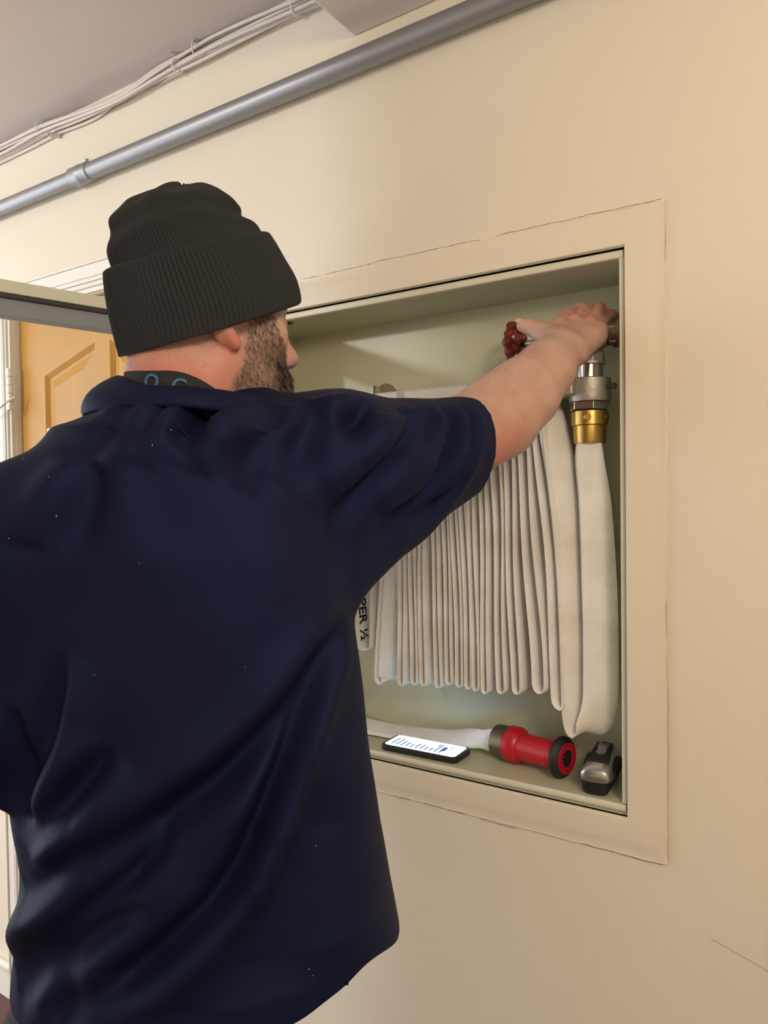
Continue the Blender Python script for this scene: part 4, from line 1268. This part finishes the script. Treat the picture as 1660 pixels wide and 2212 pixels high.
def beard_cols(root, r):
    h = (root-HO)@HA.T
    grey = np.clip((-h[:, 2]-0.05)/0.06, 0.05, 0.75)*np.clip((0.10-h[:, 0])/0.04, 0.1, 1)
    g = r.random(len(root)) < grey*0.55
    dark = np.array([0.050, 0.034, 0.026])*(0.5+1.2*r.random((len(root), 1))); br_ = np.array([0.22, 0.135, 0.09])*(0.6+0.8*r.random((len(root), 1)))
    c = np.where((r.random(len(root)) < 0.5)[:, None], br_, dark)
    return np.where(g[:, None], np.array([0.42, 0.39, 0.36])*(0.7+0.5*r.random((len(root), 1))), c)
bi_ = np.nonzero(bmk > 0.35)[0]
strands('beard', bi_, 14000, lambda p: hU*-1.0+hF*0.25+0*p, 0.0075, 0.00021, beard_cols, M['beard'], 'short dark beard with grey hairs', 3, 0.30)
fi = np.nonzero((bmk > 0.5) & (hl_[:, 0] > 0.062) & (hl_[:, 2] < -0.044))[0]
strands('beard', fi, 4500, lambda p: hU*-1.0+hF*0.3+0*p, 0.0085, 0.00028, lambda p, r: np.array([0.014, 0.010, 0.008])*(0.6+0.8*r.random((len(p), 1))), M['beard'], 'black moustache and chin beard', 4, 0.5)
ni = np.nonzero((hl_[:, 2] < -0.015) & (hl_[:, 2] > -0.06) & (hl_[:, 0] < -0.03) & (np.linalg.norm(hl_, axis=1) < 0.16))[0]
strands('nape_hair', ni, 260, lambda p: hU*-1.0+hF*0.6+0*p, 0.006, 0.00012, lambda p, r: np.array([0.10, 0.055, 0.04])*(0.6+0.8*r.random((len(p), 1))), M['beard'], None, 5, 0.15)
ad = (WRI-ELB)/np.linalg.norm(WRI-ELB)
tpar = (BV-ELB)@ad
ai = np.nonzero((tpar > 0.02) & (tpar < 0.30) & (np.linalg.norm(BV-ELB-tpar[:, None]*ad, axis=1) < 0.075) & ((BV-ELB)@HR > 0))[0]
strands('arm_hair', ai, 900, lambda p: ad*0.8-UP*0.6+0*p, 0.009, 0.00011, lambda p, r: np.array([0.17, 0.10, 0.065])*(0.6+0.8*r.random((len(p), 1))), M['beard'], None, 6, 0.12)
ei = np.nonzero((np.linalg.norm(hl_, axis=1) < 0.2) & (np.abs(hl_[:, 2]-0.034) < 0.005) & (hl_[:, 0] > 0.066) & (np.abs(np.abs(hl_[:, 1])-0.032) < 0.022))[0]
if len(ei): strands('eyebrow', ei, 500, lambda p: hR*np.sign((p-HO)@hR)[:, None]+0.3*hU, 0.009, 0.0003, lambda p, r: np.array([0.015, 0.01, 0.008])*np.ones((len(p), 1)), M['beard'], None, 8, 0.3)
# eyelashes and eyes
for s in (1, -1):
    ec = Hd(0.0805, 0.033*s, 0.006)
    V = []; Fc = []
    for k in range(16):
        a = (k/15-0.5)*1.9
        b0 = ec+hF*0.0115*math.cos(a)+hR*0.0125*math.sin(a)+hU*0.001
        dd_ = hF*math.cos(a)+hR*math.sin(a)+hU*-0.15; sd = np.cross(dd_, hU); sd /= np.linalg.norm(sd)
        i0 = len(V); V += [b0-sd*0.0005, b0+sd*0.0005, b0+dd_*0.010+hU*0.001, b0+hU*0.0007]
        Fc += [(i0, i0+1, i0+2), (i0, i0+2, i0+3), (i0+1, i0+3, i0+2)]
    adopt(link_mesh('eyelash', V, Fc, M['lash']), person)
# thumbnail and visible nails
def nail(c, fwd, up, l, w):
    fwd = fwd/np.linalg.norm(fwd); up = up-fwd*np.dot(up, fwd); up /= np.linalg.norm(up); sd = np.cross(fwd, up)
    V = []; Fc = []; n = 7; mrows = 6
    for i in range(mrows):
        t = i/(mrows-1)
        for k in range(n):
            s = -1+2*k/(n-1)
            ww = w*(1-0.35*max(0, t-0.7)/0.3*abs(s))
            V.append(c+fwd*(t-0.5)*l*(1-0.12*abs(s)*t)+sd*s*ww/2+up*(0.0016*(1-s*s)-0.0012*max(0, t-.8)))
    for i in range(mrows-1):
        for k in range(n-1):
            a = i*n+k; Fc.append((a, a+1, a+1+n, a+n))
    o = link_mesh('fingernail', V, Fc, M['nail'], None, True)
    sm = o.modifiers.new('solid', 'SOLIDIFY'); sm.thickness = 0.0008
    adopt(o, person)
tdir = t3-t2
nail(t3+tdir*0.30+(-AF*0.55+AU*0.55-AR*0.35)*0.0116, tdir, -AF*0.6+AU*0.6-AR*0.3, 0.012, 0.012)

# ------------------------------------------------------------------ shirt
shirt = Sdf()
rows = [  # py, left px, right px, depth of the axis, half depth front to back
    (980, 150, 640, 0.830, 0.085), (1080, 60, 700, 0.835, 0.105), (1200, 25, 738, 0.840, 0.120), (1312, 12, 762, 0.845, 0.125), (1450, 8, 778, 0.850, 0.128), (1600, 22, 796, 0.855, 0.130),
    (1700, 46, 810, 0.858, 0.130), (1790, 70, 821, 0.860, 0.130), (1875, 69, 838, 0.862, 0.131), (1960, 56, 856, 0.864, 0.133), (2100, 48, 880, 0.866, 0.137), (2300, 44, 900, 0.868, 0.142), (2600, 15, 920, 0.87, 0.145)]
rh, rc_, rw, rd = [], [], [], []
for py, xl_, xr2, z, e in rows:
    a = P(xl_, py, z); b = P(xr2, py, z); c = (a+b)/2
    rh.append(c[2]); rc_.append(c[:2]); rw.append(np.linalg.norm(b-a)/2); rd.append(e)
o_ = np.argsort(rh); rh = np.array(rh)[o_]; rc_ = np.array(rc_)[o_]; rw = np.array(rw)[o_]; rd = np.array(rd)[o_]
def torso(p):
    z = p[:, 2]
    cx = np.interp(z, rh, rc_[:, 0]); cy = np.interp(z, rh, rc_[:, 1]); w = np.interp(z, rh, rw); e = np.interp(z, rh, rd)
    dx = p[:, 0]-cx; dy_ = p[:, 1]-cy
    l_ = (dx*HR[0]+dy_*HR[1])/w; d_ = (dx*HF_[0]+dy_*HF_[1])/e
    k = (np.abs(l_)**2.3+np.abs(d_)**2.3)**(1/2.3)
    d = (k-1)*np.minimum(w, e)
    top = z-rh[-1]-0.02
    return np.maximum(d, top*0.8)
shirt.add(torso, 0.02)
SB = P(385, 985, 0.835)
shirt.add(rcone(P(500, 900, 0.870), P(545, 893, 0.885), 0.027, 0.030), 0.03)
shirt.add(rcone(P(392, 998, 0.836), P(745, 984, 0.885), 0.067, 0.066), 0.05)
shirt.add(rcone(P(320, 1008, 0.83), P(15, 1182, 0.80), 0.070, 0.069), 0.05)
CUF = P(1040, 954, 1.075)
shirt.add(rcone(P(745, 984, 0.885), CUF, 0.066, 0.064), 0.05)
shirt.add(tri(P(745, 1020, 0.885), P(1008, 1000, 1.06), P(733, 1236, 0.875), 0.038), 0.030)
shirt.add(rcone(P(15, 1182, 0.80), P(-75, 1520, 0.80), 0.070, 0.066), 0.05)
slo = np.array([SHL, P(1120, 900, 1.15), P(400, 2300, 1.05), P(-150, 1600, .7), P(300, 1400, .62), P(900, 2300, 1.0)])
lo_, hi_ = slo.min(0)-0.08, slo.max(0)+0.05; lo_[2] = 0.90; hi_[2] = SB[2]+0.12
SV, SQ = surface(shirt, lo_, hi_, 0.0045)
SV = relax(SV, SQ, 2, 0.5)
SN = vnormals(SV, SQ)
# --- folds: each a polyline picked on the cloth, pressed in (valley) with a raised lip beside it
bvh = BVHTree.FromPolygons([tuple(v) for v in SV], [tuple(int(i) for i in q) for q in SQ])
def pick(x, y):
    d = Vector(ray(x, y)).normalized()
    h = bvh.ray_cast(Vector(CAM), d)
    return np.array(h[0]) if h[0] is not None else None
def c8(*pts): return [(x/1.739, 940+y/1.739) for x, y in pts]
def c3(*pts): return [(760+x/2.767, 780+y/2.767) for x, y in pts]
def c5(*pts): return [(150+x/4.743, 760+y/4.743) for x, y in pts]
FOLDS = [ # polyline, depth, width, lip, lip side
    (c8((1296, 690), (1180, 880), (1080, 1040), (960, 1180), (830, 1300), (690, 1400), (520, 1530), (330, 1660), (150, 1760)), .013, .016, .007, 1),
    (c8((1290, 740), (1190, 960), (1100, 1150), (1040, 1300), (960, 1480), (890, 1640), (800, 1755), (660, 1890), (520, 2015), (380, 2110), (200, 2190)), .014, .013, .007, -1),
    (c8((640, 1530), (480, 1680), (330, 1780), (180, 1900), (60, 2000)), .012, .013, .010, 1),
    (c8((560, 1740), (380, 1860), (220, 1980), (70, 2090)), .011, .014, .010, 1),
    (c8((420, 1180), (300, 1320), (190, 1470), (100, 1640)), .008, .014, .009, -1),
    (c8((230, 820), (200, 1000), (160, 1180), (110, 1350), (85, 1500)), .009, .015, .009, -1),
    (c8((360, 1480), (250, 1600), (120, 1760)), .007, .014, .006, 1),
    (c8((60, 1020), (70, 1200), (80, 1350), (95, 1440)), .010, .015, .008, 1),
    (c8((200, 2212), (260, 2090), (300, 1960)), .006, .016, .005, 1),
    (c8((1180, 1300), (1190, 1600), (1240, 1900)), .005, .03, .003, 1),
    (c8((1080, 1500), (1060, 1800), (1070, 2100)), .006, .03, .004, -1),
    (c8((940, 1700), (900, 1900), (900, 2150)), .005, .03, .004, 1),
    (c3((290, 285), (360, 370), (350, 470), (260, 600), (130, 740), (0, 850), (-150, 960)), .011, .014, .006, 1),
    (c3((560, 270), (605, 400), (560, 560), (460, 720), (330, 870), (190, 1020)), .011, .013, .007, 1),
    (c3((680, 262), (725, 380), (700, 550), (610, 720), (500, 850), (340, 1010)), .011, .011, .006, 1),
    (c3((430, 290), (470, 420), (430, 560)), .006, .012, .004, 1),
    (c3((90, 245), (30, 340), (-80, 430)), .010, .013, .006, 1),
    (c5((1290, 440), (1100, 570), (900, 655), (700, 800), (560, 940)), .009, .012, .006, 1),
    (c5((1640, 420), (1480, 560), (1300, 700), (1150, 850), (1050, 949)), .011, .013, .008, 1),
    (c5((880, 470), (600, 640), (400, 800), (200, 900)), .006, .014, .005, -1),
    ([(600, 880), (560, 960), (520, 1060)], .007, .018, .005, 1),
    ([(690, 870), (650, 960), (600, 1040)], .006, .018, .005, -1),
    ([(215, 1000), (185, 1090), (160, 1200)], .006, .02, .006, 1),
]
disp = np.zeros(len(SV))
for poly, dep, wid_, lip, side in FOLDS:
    dense = []
    for k in range(len(poly)-1):
        for t in np.linspace(0, 1, 9)[:-1]: dense.append((poly[k][0]+(poly[k+1][0]-poly[k][0])*t, poly[k][1]+(poly[k+1][1]-poly[k][1])*t))
    dense.append(poly[-1])
    pts = [pick(*q) for q in dense]; pts = [q for q in pts if q is not None]
    if len(pts) < 4: continue
    pts = np.array(pts)
    for _ in range(6): pts[1:-1] = 0.25*pts[:-2]+0.5*pts[1:-1]+0.25*pts[2:]
    cen = pts.mean(0); rad_ = np.linalg.norm(pts-cen, axis=1).max()+wid_*5
    near = np.nonzero(np.linalg.norm(SV-cen, axis=1) < rad_)[0]
    if len(near) == 0: continue
    best = np.full(len(near), 9.0); sgn = np.zeros(len(near)); par = np.zeros(len(near))
    for k in range(len(pts)-1):
        a, b = pts[k], pts[k+1]; ba = b-a; L2 = ba@ba+1e-12
        pa = SV[near]-a; t = np.clip(pa@ba/L2, 0, 1); w = pa-t[:, None]*ba
        dist = np.linalg.norm(w, axis=1); up_ = dist < best
        sdv = np.cross(ba/math.sqrt(L2), SN[near]); s_ = np.sum(w*sdv, axis=1)
        best[up_] = dist[up_]; sgn[up_] = np.sign(s_[up_]); par[up_] = (k+t[up_])/(len(pts)-1)
    taper = np.sin(np.clip(par, 0.0, 1)*math.pi)**0.6
    s_ = best*sgn*side
    wv = wid_*(0.8+0.5*par)
    g_ = -dep*np.exp(-(s_/wv)**2)+lip*np.exp(-((s_-1.9*wv)/(1.3*wv))**2)+0.4*lip*np.exp(-((s_+1.9*wv)/(1.3*wv))**2)
    disp[near] += 2.2*g_*taper*(best < wid_*6)
SV = SV+SN*disp[:, None]
# gentle large-scale unevenness of the cloth
SV = SV+SN*(0.0016*np.sin(SV@np.array([31., 17, 23]))*np.sin(SV@np.array([-13., 29, 19])))[:, None]
# --- cut the openings: hem, cuffs, neck
lat = (SV-P(450, 2000, 0.86))@HR
hemz = np.interp(lat, [-0.3, 0.0, 0.08, 0.126, 0.1435, 0.162, 0.172, 0.182, 0.192, 0.202, 0.214, 0.224, 0.24], [0.940, 0.940, 0.950, 0.965, 0.975, 0.981, 0.987, 0.995, 0.998, 0.997, 0.991, 0.984, 0.984])
armd = (P(1040, 954, 1.075)-P(745, 984, 0.885)); armd /= np.linalg.norm(armd)
SHN = vnormals(SV, SQ)
cufn = HR*0.86+HF_*0.50+UP*0.05; cufn /= np.linalg.norm(cufn)
cut = [(SV[:, 2]-hemz, UP), ((P(1012, 958, 1.052)-SV)@cufn, -cufn)]
la_mask = ((SV-P(20, 1160, .8))@HR < -0.02) & (SV[:, 2] < 1.30) & ((SV-P(-20, 1500, .8))@HR < -0.01)
cut.append((np.where(la_mask, (SV-P(-72, 1500, .8))@UP, 1.0), UP))
nax = Hd(-0.026, 0, -0.035)-NB; nax /= np.linalg.norm(nax)
qn = SV-NB; tn = qn@nax; radv = qn-tn[:, None]*nax; rn = np.linalg.norm(radv, axis=1)
cut.append((np.where(tn > 0.035, rn-0.060, 1.0), None))
fk = np.ones(len(SQ), bool)
for c_, d_ in cut: fk &= c_[SQ].max(1) > 0
SQ2 = SQ[fk]
for c_, d_ in cut:
    if d_ is None: continue
    used = np.zeros(len(SV), bool); used[SQ2.ravel()] = True
    m_ = (c_ < 0) & used
    SV[m_] = SV[m_]-d_*c_[m_][:, None]
SV2, SQ2, _u = compact(SV, SQ2)
ee = np.sort(np.concatenate([SQ2[:, [0, 1]], SQ2[:, [1, 2]], SQ2[:, [2, 3]], SQ2[:, [3, 0]]]), axis=1)
uq, ct_ = np.unique(ee, axis=0, return_counts=True); bd = uq[ct_ == 1]
bd2 = np.concatenate([bd, bd[:, ::-1]]); dg_ = np.bincount(bd2[:, 0], minlength=len(SV2))
for _ in range(25):
    S_ = np.zeros_like(SV2); np.add.at(S_, bd2[:, 0], SV2[bd2[:, 1]])
    mk_ = dg_ > 0
    SV2[mk_] = 0.5*SV2[mk_]+0.5*S_[mk_]/dg_[mk_][:, None]
sh = fast_mesh('shirt', SV2, SQ2, M['shirt'], person)
sh['label'] = 'loose navy knit polo shirt'
so_ = sh.modifiers.new('solid', 'SOLIDIFY'); so_.thickness = 0.003; so_.offset = -1
so_.use_rim = True

# specks of lint on the cloth
rl = np.random.default_rng(21); V = []; Fc = []
bv2 = BVHTree.FromPolygons([tuple(v) for v in SV2], [tuple(int(i) for i in q) for q in SQ2])
for (x, y) in ((371, 929), (302, 1217), (123, 1114), (52, 991), (20, 1163), (683, 1826), (676, 2106), (668, 2092), (205, 1457), (106, 1030), (330, 962), (530, 1440)):
    h_ = bv2.ray_cast(Vector(CAM), Vector(ray(x, y)).normalized())
    if h_[0] is None: continue
    c = np.array(h_[0])-AF*0.0012; a = rl.random()*3.14; d_ = (AR*math.cos(a)+AU*math.sin(a))*(0.0004+0.0008*rl.random()); e_ = np.cross(d_, AF); e_ = e_/np.linalg.norm(e_)*0.0002
    i0 = len(V)
    V += [c-d_-e_, c-d_+e_, c+d_+e_, c+d_-e_, c-AF*0.0006]
    Fc += [(i0, i0+1, i0+4), (i0+1, i0+2, i0+4), (i0+2, i0+3, i0+4), (i0+3, i0, i0+4), (i0, i0+3, i0+2, i0+1)]
ln_ = link_mesh('lint', V, Fc, M['paper']); adopt(ln_, sh); ln_['kind'] = 'stuff'
# ---- collar and lanyard round the neck
def ring_pts(cx_px, cy_px, z, el, ed, hz, n=72, a0=-math.pi, a1=math.pi, er=None):
    c = P(cx_px, cy_px, z); out = []
    for k in range(n):
        a = a0+(a1-a0)*k/(n-1)       # a = 0 is his far front-right, pi is screen left
        l_ = math.cos(a)*(el if math.cos(a) < 0 or er is None else er); d_ = math.sin(a)*ed
        p = c+HR*l_+HF_*d_; p[2] = hz(a); out.append(p)
    return out
def blend(vl, vn, vr, vf):
    """height by direction: screen left, near, right, far"""
    def h(a):
        c_, s_ = math.cos(a), math.sin(a)
        return (vl*max(0, -c_)**2+vr*max(0, c_)**2+vn*max(0, -s_)**2+vf*max(0, s_)**2)
    return h
cen_ = (398, 835, 0.845)
cr = [ring_pts(*cen_, 0.0655, 0.0655, blend(1.596, 1.580, 1.575, 1.575)),
      ring_pts(*cen_, 0.0665, 0.0665, blend(1.626, 1.604, 1.600, 1.595)),
      ring_pts(*cen_, 0.0700, 0.0685, blend(1.6285, 1.606, 1.602, 1.597)),
      ring_pts(*cen_, 0.0860, 0.0730, blend(1.621, 1.604, 1.600, 1.595)),
      ring_pts(*cen_, 0.1020, 0.0800, blend(1.610, 1.598, 1.592, 1.585), er=0.092),
      ring_pts(*cen_, 0.1100, 0.0860, blend(1.598, 1.592, 1.583, 1.575), er=0.098),
      ring_pts(*cen_, 0.1125, 0.0890, blend(1.584, 1.586, 1.574, 1.565), er=0.100),
      ring_pts(*cen_, 0.1085, 0.0860, blend(1.582, 1.583, 1.572, 1.563), er=0.096)]
n = len(cr[0]); V = [p for l in cr for p in l]; Fc = []
for i in range(len(cr)-1):
    for k in range(n-1):
        a = i*n+k; Fc.append((a, a+1, a+1+n, a+n))
co = link_mesh('collar', V, Fc, M['shirt'], None, True); adopt(co, sh)
sl = co.modifiers.new('solid', 'SOLIDIFY'); sl.thickness = 0.002
co.modifiers.new('sub', 'SUBSURF').render_levels = 1
lanr = [ring_pts(*cen_, 0.0655, 0.0655, blend(1.600, 1.590, 1.560, 1.56)), ring_pts(*cen_, 0.0662, 0.0662, blend(1.618, 1.610, 1.580, 1.575)), ring_pts(*cen_, 0.0645, 0.0650, blend(1.630, 1.6235, 1.590, 1.583))]
V = [p for l in lanr for p in l]; Fc = []
for i in range(2):
    for k in range(n-1):
        a = i*n+k; Fc.append((a, a+1, a+1+n, a+n))
la = link_mesh('lanyard', V, Fc, M['lanyard'], None, True); adopt(la, person); la['label'] = 'black lanyard band with blue lettering'
la.modifiers.new('solid', 'SOLIDIFY').thickness = 0.0016
lc = P(*cen_)
for ch, ax_, hz_ in (('O', -108, 1.6115), ('C', -82, 1.6060), ('N', -58, 1.5970)):
    a = math.radians(ax_)
    rd_ = 0.0674
    p = lc+HR*math.cos(a)*rd_+HF_*math.sin(a)*rd_; p[2] = hz_-0.006
    xd = -HR*math.sin(a)+HF_*math.cos(a); xd = xd-UP*0.18
    text_mesh('lettering', ch, 0.022, M['blue_ink'], p-xd*0.006, xd, UP, la, 0.0004)

# ------------------------------------------------------------------ beanie
def hat_rows(rows, zc, ed, drop, NA, rib, lump=None):
    out = []
    for ri, (l, r_, e_, rb) in enumerate(rows):
        A_ = P(l[0], l[1], zc); B_ = P(r_[0], r_[1], zc); c = (A_+B_)/2; ax = (B_-A_)/2
        dv = HF_*e_+UP*drop*(e_/0.09)
        ring = []
        for k in range(NA):
            a = 2*math.pi*k/NA
            p = c+ax*math.cos(a)+dv*math.sin(a)
            nrm = ax/np.linalg.norm(ax)*math.cos(a)+HF_*math.sin(a)
            rr = rb*rib(a)
            if lump: rr += lump(ri, a)
            ring.append(p+nrm*rr)
        out.append(ring)
    return out
def interp_rows(keys, n):
    ks = np.array([[*k[0], *k[1], k[2], k[3]] for k in keys], float)
    u = np.linspace(0, len(ks)-1, n)
    cm = catmull(list(ks), 10); uu = np.linspace(0, len(ks)-1, len(cm))
    res = np.stack([np.interp(u, uu, cm[:, j]) for j in range(6)], 1)
    return [((r[0], r[1]), (r[2], r[3]), r[4], r[5]) for r in res]
NRIB = 118; NA = NRIB*5
def rib(a): return (abs(math.sin(a*NRIB/2))**0.7-0.6)
rngh = np.random.default_rng(11)
jit = rngh.normal(size=NA)
R_ = 0.0016
cuff_keys = [((290, 758), (628, 662), 0.086, 0.0), ((272, 766), (640, 660), 0.094, 0.0004), ((268, 752), (645, 646), 0.096, R_), ((255, 695), (635, 602), 0.098, R_), ((246, 645), (614, 562), 0.098, R_), ((241, 602), (590, 518), 0.097, R_), ((242, 588), (576, 500), 0.095, 0.0004), ((258, 596), (560, 512), 0.086, 0.0)]
cuff_rows = interp_rows(cuff_keys, 46)
def lumpc(ri, a): return 0.0012*math.sin(3*a+1.0+ri*0.05)+0.0008*math.sin(7*a+ri*0.11)
cr_ = hat_rows(cuff_rows, 0.888, None, 0.030, NA, rib, lumpc)
hat_e = None
crown_keys = [((262, 640), (590, 552), 0.086, R_*.8), ((256, 590), (566, 505), 0.088, R_*.8), ((250, 540), (542, 480), 0.088, R_*.8), ((251, 500), (520, 462), 0.085, R_*.7), ((262, 465), (506, 436), 0.078, R_*.6), ((285, 437), (482, 414), 0.064, R_*.5), ((318, 420), (456, 404), 0.045, R_*.3), ((350, 408), (432, 398), 0.026, 0.0), ((380, 402), (410, 399), 0.008, 0.0)]
crown_rows = interp_rows(crown_keys, 60)
def lumpk(ri, a):
    t = ri/59.0
    g = max(0.0, (t-0.35)/0.65)
    pl_ = 0.0085*g*math.cos(5*a+0.9+1.2*t)*(1-0.3*g)+0.004*g*math.cos(9*a+2.0)
    wr_ = 0.0028*math.sin(t*26+2.2*math.sin(2*a+0.5))*math.exp(-((t-0.38)/0.25)**2)
    return pl_+wr_
kr_ = hat_rows(crown_rows, 0.888, None, 0.030, NA, rib, lumpk)
be = loft_rings('beanie', kr_, M['beanie'], person); be['label'] = 'dark charcoal ribbed knit beanie'
for pz in (be,): pz.data.polygons.foreach_set('use_smooth', [True]*len(pz.data.polygons))
cf = loft_rings('cuff', cr_, M['beanie'], be, caps=False)
# ------------------------------------------------------------------ trousers and shoes (below the frame)
tro = Sdf()
tro.add(ellip(PEL, TA, (0.136, 0.098, 0.120)), 0.05)
tro.add(ellip(PEL-UP*0.075, TA, (0.115, 0.102, 0.090)), 0.05)
for hp, hp2, an in ANK:
    tro.add(rcone(hp, hp2, 0.088, 0.068), 0.04); tro.add(rcone(hp2, an, 0.068, 0.058), 0.03)
pts_ = np.array([q for t3_ in ANK for q in t3_]+[PEL])
tl, th_ = pts_.min(0)-0.16, pts_.max(0)+0.16; tl[2] = 0.0
TV, TQ = surface(tro, tl, th_, 0.009)
ct = [(TV[:, 2]-0.07), (1.035-TV[:, 2])]
fk = (ct[0][TQ].max(1) > 0) & (ct[1][TQ].max(1) > 0)
TV2, TQ2, _u = compact(TV, TQ[fk])
tr_ = fast_mesh('trousers', TV2, TQ2, M['trousers'], person)
tr_.modifiers.new('solid', 'SOLIDIFY').thickness = 0.003
for hp, hp2, an in ANK:
    shs = Sdf(); base = np.array([an[0], an[1], 0.0])
    shs.add(rcone(base-BF*0.035+UP*0.045, base+BF*0.05+UP*0.045, 0.045, 0.047), 0.03)
    shs.add(rcone(base+BF*0.05+UP*0.038, base+BF*0.165+UP*0.032, 0.045, 0.038), 0.03)
    shs.add(rcone(base+UP*0.05, an+UP*0.02, 0.046, 0.046), 0.03)
    A0, A1 = base-0.12, base+0.30; A0[2] = -0.03; A1[2] = 0.14; A0[:2] -= 0.1; A1[:2] += 0.05
    XV, XQ = surface(shs, A0, A1, 0.006)
    XV[:, 2] = np.maximum(XV[:, 2], 0.001)
    fast_mesh('shoe', XV, XQ, M['shoe'], person)
